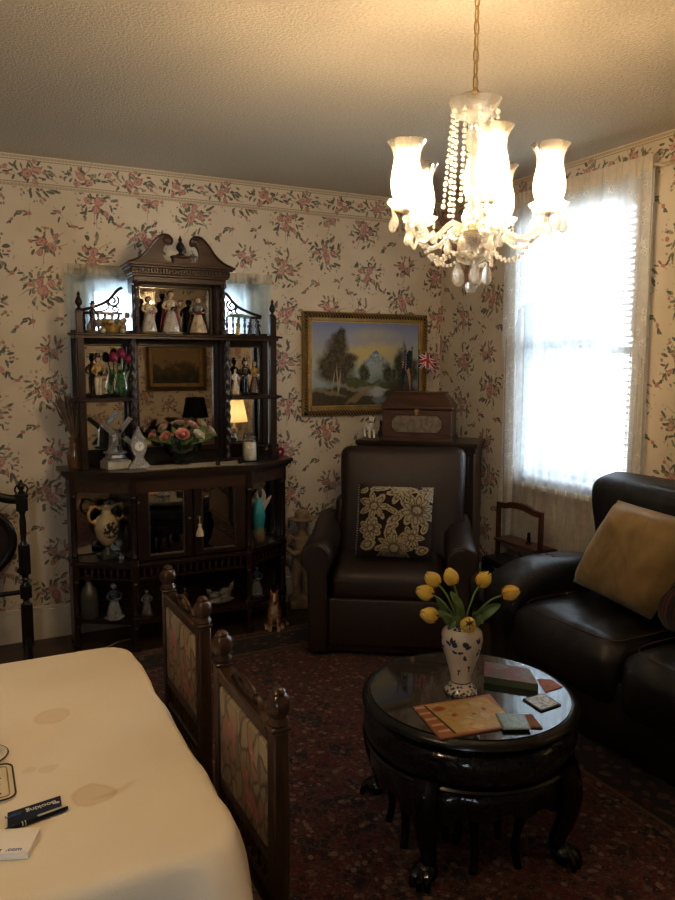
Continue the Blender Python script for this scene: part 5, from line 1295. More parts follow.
co = thing('collie_figurine', 'tan and white sitting collie dog figurine on the floor by the cabinet corner', 'figurine', (1.548, 3.862, .0095), -.42)
blob_animal('body', co, [((0, .045, .045), (.050, .050, .045)), ((0, .022, .095), (.042, .045, .065)), ((0, -.005, .130), (.036, .034, .05)), ((0, -.012, .172), (.030, .030, .032)), ((0, -.022, .200), (.027, .029, .026)), ([(0, -.035, .198), (.004, -.06, .190), (.006, -.078, .185)], [.018, .012, .008]), ((-.018, -.014, .228), (.008, .007, .016)), ((.018, -.014, .228), (.008, .007, .016)), ([(-.022, -.012, .11), (-.024, -.022, .05), (-.024, -.026, .008)], [.018, .013, .012]), ([(.022, -.012, .11), (.024, -.022, .05), (.024, -.026, .008)], [.018, .013, .012]), ((-.024, -.034, .008), (.012, .018, .009)), ((.024, -.034, .008), (.012, .018, .009)), ((-.044, .035, .03), (.02, .04, .03)), ((.044, .035, .03), (.02, .04, .03)), ((-.045, .0, .010), (.014, .024, .010)), ((.045, .0, .010), (.014, .024, .010)), ([(.02, .09, .02), (.05, .085, .015), (.075, .05, .012)], [.018, .018, .010])], collie_mat(), .0045)
bm = NB(); ell(bm, (.0065, -.086, .187), .0055, 10, 7); ell(bm, (-.012, -.045, .209), .0038, 8, 6); ell(bm, (.015, -.045, .209), .0038, 8, 6); obj('nose_and_eyes', bm, CHINA_B, co)
cw = thing('white_cord', 'thin pale cord lying on the floor under the cabinet', 'cord', (.62, 4.0, .001))
bm = NB(); tube(bm, [(x, y, .0035) for x, y, _ in spline([(-.13, .03, 0), (-.05, .0, 0), (.03, .03, 0), (.08, .07, 0), (.16, .09, 0)], 6)], .003, 6); obj('flex', bm, plain('pale_flex', (.5, .47, .4), .5), cw)

# ------------------------------------------------------------------ china figures, jars and flowers in the cabinet
def glaze(name, col, var=.12, rough=.2): return plain(name, col, rough, coat=.35, var=var, vs=30)
SKIN = glaze('china_skin', (.58, .40, .29), .06); GILTC = plain('gilt_trim', (.45, .30, .10), .3, .8)
COL = dict(bluewhite=(.30, .33, .38), white=(.62, .60, .55), red=(.30, .03, .035), wine=(.16, .015, .04), gold=(.40, .26, .08), green=(.10, .20, .10), blue=(.05, .075, .15), black=(.012, .012, .014), pink=(.55, .30, .28), cream=(.56, .48, .34), grey=(.17, .17, .165), brown=(.09, .045, .025), yellow=(.60, .42, .08), teal=(.03, .30, .33), pale=(.50, .47, .42))
def gm(c):
    nm = 'china_'+c
    if nm in _mc: return _mc[nm]
    N = NT(nm); v = N.obj(); col = COL[c]
    k = N.noise(v, 70, 3, dist=.8); k2 = N.noise(v, 110, 2)
    cc = N.ramp(N.noise(v, 25, 2), [(.3, tuple(q*.75 for q in col)), (.7, tuple(min(1, q*1.1) for q in col))])
    cc = N.mix(N.math('MULTIPLY', N.less(k, .40, .04), .8), cc, tuple(q*.32+.02 for q in col))
    cc = N.mix(N.math('MULTIPLY', N.less(k2, .36, .03), .75), cc, (.42, .26, .07))
    _mc[nm] = N.done(N.bsdf(cc, .22, 0, .5, coat=.35)); return _mc[nm]
def figure(lab, loc, h, rz, skirt, top, hair, base=None, trousers=False, hat=None, cloak=None, lean=0, group=None, arms=1, hold=None, skin=None, wide=1.0):
    t = thing('figurine', lab, 'figurine', loc, rz, group); bz = 0; t.scale = (wide, wide, 1)
    if base:
        bm = NB(); lathe(bm, [(0, 0), (.19*h, 0), (.20*h, .02*h), (.17*h, .05*h), (.10*h, .065*h), (0, .065*h)], seg=18, wob=lambda a, z: 1+.10*math.sin(3*a+1)+.06*math.sin(7*a)); obj('base', bm, gm(base), t); bz = .05*h
    bm = NB()
    if trousers:
        for s in (-1, 1):
            tube(bm, [(s*.035*h, 0, bz), (s*.045*h, 0, .2*h), (s*.035*h, 0, .45*h)], [.035*h, .04*h, .055*h], 10); ell(bm, (s*.038*h, -.03*h, bz+.012*h), (.035*h, .06*h, .022*h), 10, 6)
    else:
        lathe(bm, [(0, bz), (.145*h, bz), (.155*h, bz+.03*h), (.125*h, .25*h), (.085*h, .42*h), (.065*h, .50*h), (0, .50*h)], seg=22, sy=.85, wob=lambda a, z: 1+.07*math.sin(7*a+z*30/h))
    obj('trousers' if trousers else 'skirt', bm, gm(skirt), t)
    bm = NB(); lathe(bm, [(0, .43*h), (.07*h, .43*h), (.062*h, .5*h), (.078*h, .60*h), (.098*h, .69*h), (.085*h, .735*h), (.035*h, .76*h), (.028*h, .80*h), (0, .80*h)], seg=18, sy=.72)
    if arms:
        tube(bm, spline([(-.09*h, 0, .70*h), (-.14*h, -.02*h, .59*h), (-.09*h, -.10*h, .52*h)], 4), [.03*h]*4+[.026*h]*3+[.02*h]*2, 8)
        tube(bm, spline([(.09*h, 0, .70*h), (.15*h, -.02*h, .60*h), (.12*h, -.10*h, .66*h)] if arms == 2 else [(.09*h, 0, .70*h), (.14*h, -.02*h, .59*h), (.08*h, -.10*h, .54*h)], 4), [.03*h]*4+[.026*h]*3+[.02*h]*2, 8)
    obj('torso', bm, gm(top), t)
    bm = NB(); ell(bm, (0, -.008*h, .855*h), (.052*h, .058*h, .066*h), 14, 10); ell(bm, (0, -.066*h, .85*h), (.009*h, .012*h, .012*h), 8, 6)
    hd = obj('head', bm, gm(skin) if skin else SKIN, t)
    if arms:
        for q in ((-.085*h, -.115*h, .52*h), ((.118 if arms == 2 else .075)*h, -.115*h, (.68 if arms == 2 else .545)*h)):
            bm = NB(); ell(bm, q, .022*h, 8, 6); obj('hand', bm, gm(skin) if skin else SKIN, t)
    bm = NB(); ell(bm, (0, .016*h, .872*h), (.06*h, .062*h, .066*h), 12, 8); ell(bm, (0, .06*h, .83*h), (.035*h, .03*h, .045*h), 10, 6); obj('hair', bm, gm(hair), hd)
    if hat:
        bm = NB(); lathe(bm, [(0, .905*h), (.115*h, .90*h), (.118*h, .915*h), (.06*h, .925*h), (.055*h, .985*h), (.03*h, 1.0*h), (0, 1.0*h)], seg=18, wob=lambda a, z: 1+.06*math.sin(2*a)); obj('hat', bm, gm(hat), hd)
    if cloak:
        bm = NB(); g = []
        for i in range(9):
            a = PI*.05+PI*.9*i/8; row = []
            for j in range(7):
                k = j/6; r = (.10+.09*k)*h; row.append(bm.verts.new((r*math.cos(a)*1.05, r*math.sin(a)*.9+.005*h, (.735-.67*k)*h)))
            g.append(row)
        for i in range(8):
            for j in range(6): bm.faces.new((g[i][j], g[i+1][j], g[i+1][j+1], g[i][j+1]))
        o = obj('cloak', bm, gm(cloak), t); so_ = o.modifiers.new('s', 'SOLIDIFY'); so_.thickness = .012*h
    if hold:
        bm = NB()
        for k in range(7): ell(bm, (.0+.035*h*math.cos(k*2.4), -.135*h+.02*h*math.sin(k*1.7), .54*h+.03*h*math.sin(k*2.4)), .024*h, 8, 6)
        obj('posy', bm, gm(hold), t)
    return t
ZS, ZW, ZC, ZN, ZB = 1.6825, 1.3455, .9725, .4845, .1765
# top centre niche
figure('porcelain lady figurine in pale gown in the top niche, beside the bright mirror glare', (AX-.165, 4.10, ZS), .215, .3, 'pale', 'cream', 'brown', 'gold', hold='pink', wide=1.35)
figure('tall porcelain figurine wrapped in a red cloak in the middle of the top niche', (AX-.045, 4.105, ZS), .25, .15, 'pale', 'cream', 'brown', 'pale', cloak='red', arms=2, wide=1.3, hold='brown')
figure('porcelain lady figurine with a brown cloak in the top niche, beside the red cloaked one', (AX+.105, 4.10, ZS), .22, -.2, 'cream', 'grey', 'grey', 'brown', cloak='brown', hold='red', wide=1.4)
# wing top shelves
figure('slim clown figurine with a black hat bending over the flower basket on the top shelf', (AX-.455, 4.10, ZS), .165, .5, 'brown', 'black', 'black', 'gold', trousers=True, hat='black')
fb = thing('flower_basket', 'little china basket heaped with coloured flowers on the top shelf', 'basket', (AX-.365, 4.10, ZS))
bm = NB(); lathe(bm, [(0, 0), (.04, 0), (.052, .035), (.056, .04), (.05, .042), (0, .03)], seg=18); tube(bm, [(.052*math.cos(t), 0, .04+.055*math.sin(t)) for t in [i*PI/12 for i in range(13)]], .004, 6); obj('basket', bm, gm('gold'), fb)
for k, cn in enumerate(('pink', 'yellow', 'white', 'red', 'cream', 'green', 'pink', 'gold')):
    bm = NB(); a = k*2.4; ell(bm, (.03*math.cos(a)*(.4+.6*(k % 2)), .025*math.sin(a), .048+.008*(k % 3)), .014, 9, 6); obj('flower', bm, gm(cn), fb)
wr = thing('reclining_figurine', 'reclining lady figurine lying along the top shelf behind the flower basket', 'figurine', (AX-.375, 4.165, ZS))
blob_animal('couch', wr, [([(-.09, 0, .05), (0, 0, .06), (.07, 0, .055)], [.018, .022, .02]), ([(.07, 0, .055), (.10, 0, .08)], [.02, .015]), ((-.085, 0, .03), (.02, .02, .03)), ((.085, 0, .03), (.02, .02, .03))], gm('pale'), .004)
bm = NB(); ell(bm, (.105, -.003, .10), (.015, .015, .018), 10, 8); obj('head', bm, SKIN, wr)
for k, (x, cn, lb) in enumerate(((AX-.415, 'white', 'tiny white china pot at the front edge of the top shelf'), (AX-.315, 'pale', 'tiny pale round china pot beside the lit niche on the top shelf'))):
    t = thing('trinket_pot', lb, 'trinket pot', (x, 4.055, ZS)); bm = NB(); lathe(bm, [(0, 0), (.012, 0), (.017, .010), (.014, .02), (0, .02)], seg=14); obj('pot', bm, gm(cn), t)
    bm = NB(); lathe(bm, [(.015, .02), (.012, .027), (.003, .031), (.004, .036), (0, .038)], seg=14); obj('lid', bm, gm('gold'), t)
fp = figure('yellow figurine sheltering under a green parasol on the top shelf', (AX+.335, 4.10, ZS), .10, .2, 'yellow', 'gold', 'brown', 'green')
bm = NB(); lathe(bm, [(.075, .10), (.06, .113), (.03, .122), (0, .125), (0, .118), (.03, .115), (.06, .106)], seg=16, wob=lambda a, z: 1+.06*math.cos(8*a)); obj('parasol', bm, glaze('celadon', (.22, .34, .22)), fp)
for k, (x, h, lb) in enumerate(((AX+.405, .085, 'small dark bronze figurine next to the green parasol figure'), (AX+.46, .095, 'small dark bronze figurine close to the end post of the top shelf'))):
    figure(lb, (x, 4.10, ZS), h, .2*k, 'black', 'black', 'black', 'black', skin='black')
# wing shelves
figure('clown figurine with black pompoms and hat on the wing shelf beside the red tulips', (AX-.44, 4.10, ZW), .235, .25, 'cream', 'gold', 'brown', 'black', trousers=True, hat='black', hold='black')
tv = thing('glass_vase', 'clear green tinted glass vase on the wing shelf holding wine red tulips', 'vase', (AX-.325, 4.09, ZW))
GREENGL = glassy('green_glass', (.55, .75, .58), .3)
bm = NB(); lathe_open(bm, [(.001, .003), (.03, .003), (.042, .03), (.044, .06), (.032, .10), (.026, .13), (.032, .145)], seg=22); obj('glass', bm, GREENGL, tv)
bm = NB(); lathe(bm, [(0, 0), (.03, 0), (.03, .003), (0, .003)], seg=22); obj('foot', bm, GREENGL, tv)
WINE = glaze('wine_petal', (.20, .025, .06)); 
for k, (dx, dz, lb) in enumerate(((-.028, .205, 'wine red tulip in the green glass vase, lowest and tilting to the clown figurine'), (.005, .225, 'tallest wine red tulip in the green glass vase'), (.035, .198, 'wine red tulip in the green glass vase, tilting towards the centre mirror'))):
    t = thing('wine_tulip', lb, 'flower', (AX-.325, 4.09, ZW+.006), 0, 'wine red tulips in the glass vase'); bm = NB(); tube(bm, spline([(0, 0, 0), (dx*.3, 0, .1), (dx, 0, dz-.02)], 5), .003, 6); obj('stem', bm, STEMG, t)
    bm = NB(); petals(bm); o = obj('blossom', bm, WINE, t); o.location = (dx, 0, dz-.025); o.scale = (1.25, 1.25, 1.25); o.rotation_euler = (0, dx*9, 0)
    bm = NB(); blade(bm, [(0, 0, .02), (dx*.6, -.005, .09), (dx*1.3, -.01, .14)], .010); obj('leaf', bm, LEAFG, t)
figure('dark suited gentleman figurine with black hat, one of a close pair on the wing shelf', (AX+.375, 4.10, ZW), .215, -.1, 'black', 'black', 'brown', 'black', trousers=True, hat='black')
figure('gold and brown lady figurine standing pressed against the dark suited figurine', (AX+.435, 4.105, ZW), .21, .2, 'brown', 'gold', 'brown', 'black', hold='pale')
figure('cream spotted lady figurine beside the twisted column on the wing shelf', (AX+.315, 4.10, ZW), .165, .3, 'cream', 'white', 'black', 'gold')

# counter top ---------------------------------------------------------------
lv = thing('lavender_vase', 'amber glass vase of dried lavender stalks on the cabinet counter end', 'vase', (AX-.565, 4.135, ZC))
bm = NB(); lathe(bm, [(0, 0), (.032, 0), (.040, .03), (.042, .07), (.030, .12), (.026, .15), (.032, .165), (.028, .165), (.022, .15), (.036, .07), (.03, .02), (0, .01)], seg=22); obj('glass_body', bm, plain('amber_glass', (.16, .085, .035), .12, coat=.5, var=.3), lv)
ld = thing('dried_lavender', 'bundle of dried grey brown lavender stalks fanning out of the amber vase', 'dried flowers', (AX-.565, 4.135, ZC+.10))
bm = NB(); bm2 = NB(); rnd = random.Random(3)
for k in range(75):
    a = rnd.uniform(0, 6.28); r = rnd.uniform(.2, 1)**.6; dx, dy = .085*r*math.cos(a)-.015, .05*r*math.sin(a)-.01; z = rnd.uniform(.20, .30)
    P = spline([(.008*math.cos(a), .008*math.sin(a), 0), (.016*math.cos(a), .016*math.sin(a), .07), (dx, dy, z)], 3); tube(bm, P, .0011, 4)
    e = P[-1]; d = (P[-1]-P[-2]).normalized(); tube(bm2, [e-d*.055, e-d*.03, e], [.002, .0042, .0015], 5)
obj('stalks', bm, plain('dry_stalk', (.26, .19, .11), .9), ld)['kind'] = 'stuff'; obj('flower_heads', bm2, plain('dry_lavender', (.17, .12, .105), .9, var=.3), ld)['kind'] = 'stuff'

PEWTER = plain('pewter', (.36, .36, .35), .3, .75, var=.2, vs=30)
wm = thing('windmill', 'silver grey model windmill with four sails on a pale base on the counter', 'model windmill', (AX-.375, 4.035, ZC), .25)
bm = NB(); box(bm, -.065, .065, -.05, .05, 0, .045, .004, 2); obj('plinth', bm, glaze('pale_china', (.46, .42, .34)), wm, smooth=False)
bm = NB(); lathe(bm, [(.072, .045), (.072, .052), (.062, .058), (.055, .06), (.052, .075), (.058, .082), (.066, .085), (.066, .090), (.04, .092), (.032, .165), (.034, .17), (.03, .185), (.015, .205), (0, .212)], seg=8); obj('tower', bm, PEWTER, wm, ang=20)
bm = NB()
for k in range(3): box(bm, -.012+.0, .012, -.055-.002*k, -.05, .10+.0*k, .125)
box(bm, -.010, .010, -.043, -.036, .13, .145); obj('door_and_window', bm, DKLINE, wm, smooth=False)
hub = Vector((0, -.052, .178)); bm = NB(); tube(bm, [(0, -.02, .178), hub+Vector((0, -.012, 0))], .006, 8); ell(bm, hub, .010, 10, 7); obj('hub', bm, PEWTER, wm)
for k in range(4):
    a = PI/4+k*PI/2+.06; d = Vector((math.cos(a), 0, math.sin(a))); q = Vector((-d.z, 0, d.x)); bm = NB()
    tube(bm, [hub, hub+d*.115], .0025, 5)
    for w_ in (.012, .024): tube(bm, [hub+d*.03+q*w_, hub+d*.112+q*w_], .0014, 4)
    for i in range(8): tube(bm, [hub+d*(.03+.0115*i)-q*.002, hub+d*(.03+.0115*i)+q*.025], .0013, 4)
    P = [hub+d*.03, hub+d*.112, hub+d*.112+q*.024, hub+d*.03+q*.024]; f = bm.faces.new([bm.verts.new(p+Vector((0, .001, 0))) for p in P])
    obj('sail', bm, PEWTER, wm)
ck = thing('crystal_clock', 'small pointed crystal mantel clock with round white dial beside the windmill', 'clock', (AX-.262, 3.995, ZC), .12)
half = spline([(0, 0, .222), (.008, 0, .200), (.020, 0, .178), (.036, 0, .150), (.042, 0, .118), (.034, 0, .085), (.022, 0, .060), (.034, 0, .038), (.052, 0, .018), (.056, 0, 0)], 5)
bm = NB(); prism(bm, [(p.x, p.z) for p in half]+[(-p.x, p.z) for p in reversed(half[1:])], -.014, .014, 'xz'); o = obj('crystal_case', bm, plain('frosted_crystal', (.42, .43, .42), .12, .35, coat=.6, var=.35, vs=70, bump=.5, bs=60), ck, ang=50)
bm = NB(); prism(bm, [(.027*math.cos(t*PI/14), .118+.027*math.sin(t*PI/14)) for t in range(28)], -.0175, -.0145, 'xz'); dl = obj('dial', bm, plain('dial_white', (.70, .70, .66), .4, var=.04), ck, smooth=False)
bm = NB(); tube(bm, [(.0275*math.cos(t*PI/14), -.0165, .118+.0275*math.sin(t*PI/14)) for t in range(28)], .0025, 6, True); obj('bezel', bm, PEWTER, dl)
bm = NB(); tube(bm, [(0, -.0185, .118), (.012, -.0185, .128)], .0012, 4); tube(bm, [(0, -.0185, .118), (-.004, -.0185, .137)], .0010, 4); tube(bm, [(0, -.0185, .118), (0, -.0185, .108)], .0008, 4)
for t in range(12): box(bm, .022*math.sin(t*PI/6)-.001, .022*math.sin(t*PI/6)+.001, -.0185, -.0176, .118+.022*math.cos(t*PI/6)-.0015, .118+.022*math.cos(t*PI/6)+.0015)
obj('hands', bm, DKLINE, dl)
dy = thing('lace_runner', 'cream lace runner lying along the front of the cabinet counter', 'runner', (AX+.03, 3.98, ZC))
bm = NB(); xs = [-.27+.54*i/60 for i in range(61)]; prism(bm, [(x, -.085-.010*abs(math.sin(i*.7))) for i, x in enumerate(xs)]+[(x, .075) for x in reversed(xs)], .0003, .0018); obj('lace', bm, plain('cream_lace', (.50, .45, .34), .85, var=.25, vs=120), dy, smooth=False)
bw = thing('cut_glass_bowl', 'cut glass footed bowl of pink and white roses in front of the centre mirror', 'bowl', (AX-.012, 4.06, ZC+.0015))
CUT = crystal('cut_glass', (.80, .83, .80))
bm = NB(); lathe(bm, [(0, 0), (.045, 0), (.045, .006), (.022, .014), (.030, .022), (.075, .045), (.100, .085), (.108, .118), (.102, .118), (.093, .085), (.068, .05), (.02, .03), (0, .028)], seg=48, wob=lambda a, z: 1+(.018*math.cos(16*a) if z > .02 else 0)); obj('bowl_body', bm, glassy('bowl_glass', (.62, .66, .62), .22), bw)
def rose_bm(r):
    bm = NB(); ell(bm, (0, 0, r*.55), (r*.5, r*.5, r*.55), 10, 7)
    for lay, (n, rr, w, hh, op) in enumerate(((3, .45, .95, 1.0, .10), (5, .72, .8, .95, .22), (6, .98, .72, .75, .42))):
        for k in range(n):
            a0 = 2*PI*k/n+lay*.5; g = []
            for i in range(5):
                t = i/4; q = r*rr*(.45+.55*math.sin(t*PI*.5))+r*op*t*t; g.append([bm.verts.new((q*math.cos(a0+w*u*(.6+.4*t)), q*math.sin(a0+w*u*(.6+.4*t)), r*hh*1.15*t-(r*.12*u*u*t))) for u in (-1, -.5, 0, .5, 1)])
            for i in range(4):
                for j in range(4): bm.faces.new((g[i][j], g[i][j+1], g[i+1][j+1], g[i+1][j]))
    return bm
RC = dict(pink=plain('rose_pink', (.58, .27, .23), .6, var=.2, vs=50), blush=plain('rose_blush', (.64, .42, .34), .6, var=.15, vs=50), white=plain('rose_white', (.66, .60, .48), .6, var=.1, vs=50))
for k, (x, y, z, r, cn, lb) in enumerate(((-.150, -.01, .150, .024, 'pink', 'deep pink rose at the bowl end towards the crystal clock'), (-.095, -.055, .140, .025, 'pink', 'deep pink rose hanging over the bowl front, towards the clock'), (-.085, .02, .190, .025, 'blush', 'blush rose standing high at the back of the bowl, towards the clock'), (-.015, -.075, .150, .029, 'pink', 'largest deep pink rose at the front centre of the bowl'),
        (.0, .025, .205, .025, 'blush', 'topmost blush rose in the centre of the bowl'), (.055, -.015, .192, .026, 'blush', 'blush rose just below the topmost one, towards the candle jar'), (.065, -.075, .145, .027, 'white', 'large cream white rose hanging over the bowl front'), (.150, -.03, .160, .026, 'white', 'cream white rose at the bowl end towards the candle jar'), (.125, .04, .195, .023, 'white', 'small cream white rose at the back of the bowl'))):
    t = thing('rose', lb, 'flower', (AX-.012+x*.2, 4.06+y*.2, ZC+.035), 0, 'roses in the cut glass bowl'); p = Vector((x*.8, y*.8, z-.025))
    bm = NB(); tube(bm, spline([(0, 0, 0), p*.5+Vector((0, 0, .02)), p], 4), .0025, 6); obj('stem', bm, STEMG, t)
    o = obj('blossom', rose_bm(r), RC[cn], t); o.location = p; o.rotation_euler = Vector((x, y-.03, .10)).to_track_quat('Z', 'Y').to_euler()
    bm = NB(); d = Vector((x, y, 0)).normalized(); blade(bm, [p*.7, p*.9+d*.02, p+d*.045-Vector((0, 0, .015))], .014, 4); blade(bm, [p*.6, p*.8+Vector((-d.y, d.x, 0))*.03, p*.95+Vector((-d.y, d.x, 0))*.05], .012, 4); obj('leaf', bm, LEAFG, t)
cj = thing('candle_jar', 'cream candle in a lidded clear glass jar with pale paper label', 'candle jar', (AX+.372, 4.03, ZC))
bm = NB(); lathe(bm, [(0, .004), (.039, .004), (.040, .01), (.040, .095), (.034, .105), (0, .105)], seg=28); obj('wax', bm, plain('cream_wax', (.80, .74, .60), .5, var=.04), cj)
bm = NB(); lathe_open(bm, [(.002, .0005), (.040, .0005), (.043, .006), (.043, .105), (.034, .125), (.032, .132)], seg=28); obj('glass_jar', bm, glassy('jar_glass', (.98, .98, .96), .03), cj)
bm = NB(); lathe(bm, [(.036, .132), (.037, .137), (.032, .139), (.031, .150), (.024, .160), (0, .163)], seg=28); obj('glass_lid', bm, glassy('lid_glass', (.8, .8, .78), .25), cj)
bm = NB()
for i in range(9):
    a = -PI/2-.55+1.1*i/8-.35; b = a+1.1/8
    if i < 8: bm.faces.new([bm.verts.new((.0437*math.cos(q), .0437*math.sin(q), z)) for q, z in ((a, .03), (b, .03), (b, .075), (a, .075))])
obj('paper_label', bm, plain('label_paper', (.58, .52, .42), .7), cj)
pr_ = thing('pen_rest', 'low dark wooden rail stand at the front of the cabinet counter', 'stand', (AX+.21, 3.915, ZC), .06)
bm = NB(); box(bm, -.085, .085, -.006, .006, .03, .038, .002, 1)
for s in (-.065, .065): box(bm, s-.008, s+.008, -.014, .014, 0, .03, .003, 1)
obj('rail', bm, WALNUT_H, pr_, smooth=False)
kb = thing('keepsake_box', 'small black lacquered box on the cabinet counter behind the candle jar', 'box', (AX+.485, 4.105, ZC))
bm = NB(); box(bm, -.075, .075, -.05, .05, 0, .062, .004, 2); obj('box_body', bm, BLACKWOOD, kb, smooth=False); bm = NB(); box(bm, -.078, .078, -.053, .053, .063, .085, .006, 2); obj('lid', bm, BLACKWOOD, kb, smooth=False); bm = NB(); box(bm, -.006, .006, -.056, -.05, .052, .072, .001, 1); obj('clasp', bm, BRASS, kb)
rg2 = thing('red_rosette', 'small red ribbon rosette propped on the cabinet counter end by the wall', 'rosette', (AX+.60, 4.12, ZC))
bm = NB()
for k in range(9): ell(bm, (.018*math.cos(k*.7), .004*math.sin(k), .03+.018*math.sin(k*.7)), (.010, .006, .010), 8, 6)
tube(bm, [(0, 0, .02), (-.006, 0, 0)], .005, 6); tube(bm, [(0, 0, .02), (.008, 0, 0)], .005, 6); obj('ribbon', bm, glaze('red_ribbon', (.22, .02, .03)), rg2)

# open niches ---------------------------------------------------------------
def vase_face(name, base, mark, zc, r):
    N = NT(name); v = N.obj(); s = N.sep(v); w = N.noise(v, 60, 3)
    d = N.math('ADD', N.math('POWER', N.math('DIVIDE', s[0], r), 2.0), N.math('POWER', N.math('DIVIDE', N.math('SUBTRACT', s[2], zc), r*1.1), 2.0))
    m = N.math('MULTIPLY', N.math('MULTIPLY', N.less(d, 1.0, .2), N.less(w, .55, .05)), N.math('LESS_THAN', s[1], 0))
    c = N.mix(m, N.ramp(N.noise(v, 8, 2), [(.3, tuple(k*.85 for k in base)), (.7, base)]), mark); return N.done(N.bsdf(c, .18, 0, .5, coat=.4))
av = thing('amphora_vase', 'large cream amphora vase with ornate gold handles and dark painted scene in the open niche', 'vase', (AX-.425, 4.075, ZN), .25)
bm = NB(); box(bm, -.045, .045, -.045, .045, 0, .025, .004, 2); lathe(bm, [(.035, .025), (.03, .035), (.016, .05), (.014, .062), (.022, .072)], seg=20); obj('foot', bm, glaze('dark_green_base', (.05, .07, .05)), av)
bm = NB(); lathe(bm, [(.016, .068), (.035, .085), (.058, .12), (.068, .165), (.064, .20), (.045, .228), (.028, .24), (.025, .262), (.036, .275), (.038, .283), (.028, .285), (.02, .26), (0, .25)], seg=30); obj('vase_body', bm, vase_face('amphora_glaze', (.50, .42, .25), (.04, .03, .025), .160, .042), av)
for s in (-1, 1):
    bm = NB(); tube(bm, spline([(s*.060, 0, .195), (s*.092, 0, .215), (s*.098, 0, .255), (s*.075, 0, .285), (s*.045, 0, .28), (s*.034, 0, .268)], 5), .0075, 8); ell(bm, (s*.085, 0, .28), (.012, .01, .016), 8, 6); ell(bm, (s*.066, 0, .20), (.012, .012, .018), 8, 6); obj('handle', bm, GOLD, av)
ew = thing('dark_ewer', 'slender dark glazed ewer beside the cream amphora vase', 'ewer', (AX-.318, 4.02, ZN), -.3)
bm = NB(); lathe(bm, [(0, 0), (.026, 0), (.028, .006), (.012, .02), (.012, .04), (.028, .09), (.033, .13), (.024, .17), (.011, .20), (.012, .225), (.022, .245), (.016, .245), (0, .22)], seg=20); obj('ewer_body', bm, glaze('dark_glaze', (.035, .03, .03)), ew)
bm = NB(); tube(bm, spline([(.03, 0, .14), (.055, 0, .17), (.05, 0, .225), (.02, 0, .243)], 5), .005, 7); obj('handle', bm, GOLD, ew)
tvz = thing('teal_vase', 'tall teal and ivory lily shaped vase in the open niche beside the tasselled door', 'vase', (AX+.435, 4.055, ZN+.0), .2)
N_ = NT('teal_glaze'); s_ = N_.sep(N_.obj()); TEALM = N_.done(N_.bsdf(N_.ramp(N_.math('MULTIPLY_ADD', s_[2], 4.0, N_.math('MULTIPLY', N_.noise(N_.obj(), 14, 2), .3)), [(.2, (.10, .05, .03)), (.38, (.25, .20, .10)), (.5, (.03, .22, .24)), (1, (.05, .34, .36))]), .18, coat=.4))
bm = NB(); lathe(bm, [(0, 0), (.038, 0), (.045, .02), (.042, .045), (.036, .07), (.040, .11), (.046, .15), (.040, .19), (.026, .23), (.010, .265), (.006, .26), (.022, .22), (.034, .18), (0, .15)], seg=24, sx=.9, sy=.75); obj('vase_body', bm, TEALM, tvz)
for k, (pts, w) in enumerate((([(.0, .0, .15), (.012, 0, .21), (.030, 0, .27), (.020, .0, .315)], .020), ([(.015, 0, .14), (.035, 0, .20), (.065, 0, .245), (.088, 0, .270)], .013), ([(-.01, .01, .17), (-.012, .01, .24), (-.002, .01, .295)], .012))):
    bm = NB(); blade(bm, pts, w); o = obj('ivory_petal', bm, glaze('ivory_glaze', (.42, .38, .32)), tvz); q = o.modifiers.new('s', 'SOLIDIFY'); q.thickness = .004
# lower shelf
jr = thing('stoneware_bottle', 'plain grey stoneware bottle on the low shelf under the amphora vase', 'bottle', (AX-.53, 4.06, ZB))
bm = NB(); lathe(bm, [(0, 0), (.045, 0), (.048, .01), (.046, .12), (.040, .15), (.018, .175), (.014, .195), (.019, .20), (.019, .207), (0, .207)], seg=24); obj('bottle_body', bm, glaze('grey_stoneware', (.07, .07, .065), .2, .3), jr)
bm = NB(); tube(bm, [(.013*math.cos(t*PI/8), 0, .212+.013*math.sin(t*PI/8)) for t in range(16)], .003, 6, True); obj('ring_stopper', bm, glaze('grey_stoneware', (.07, .07, .065), .2, .3), jr)
figure('blue and white china boy figurine on the low shelf next to the stoneware bottle', (AX-.415, 3.985, ZB), .20, .2, 'bluewhite', 'blue', 'grey', 'bluewhite', hold='bluewhite', skin='bluewhite', wide=1.35)
figure('grey glazed couple figurine on the low shelf, half hidden behind the far dining chair', (AX-.25, 3.955, ZB), .15, .1, 'grey', 'grey', 'brown', 'brown', hold='grey', skin='grey', wide=1.3)
figure('dim grey lady figurine in the middle of the low shelf', (AX-.04, 3.955, ZB), .13, -.1, 'grey', 'brown', 'black', 'brown', skin='grey')
gr_ = thing('animal_group_figurine', 'dark glazed figurine of two resting animals on the low shelf under the tasselled door', 'figurine', (AX+.165, 3.965, ZB), .1)
blob_animal('group', gr_, [((0, 0, .02), (.085, .04, .02)), ((-.03, 0, .05), (.038, .025, .026)), ((-.068, -.005, .078), (.016, .015, .018)), ((.035, .01, .055), (.04, .025, .03)), ((.07, 0, .092), (.016, .016, .02)), ([(.055, 0, .07), (.07, 0, .09)], [.016, .014]), ([(-.055, 0, .055), (-.066, 0, .075)], [.014, .012]), ([(-.078, -.005, .09), (-.082, -.005, .105)], [.005, .003]), ([(.078, 0, .105), (.084, 0, .122)], [.005, .003])], gm('grey'), .0045)
figure('blue and white china lady figurine on the low shelf above the collie', (AX+.40, 4.01, ZB), .195, -.2, 'bluewhite', 'blue', 'grey', 'blue', skin='bluewhite', hold='bluewhite', wide=1.2)
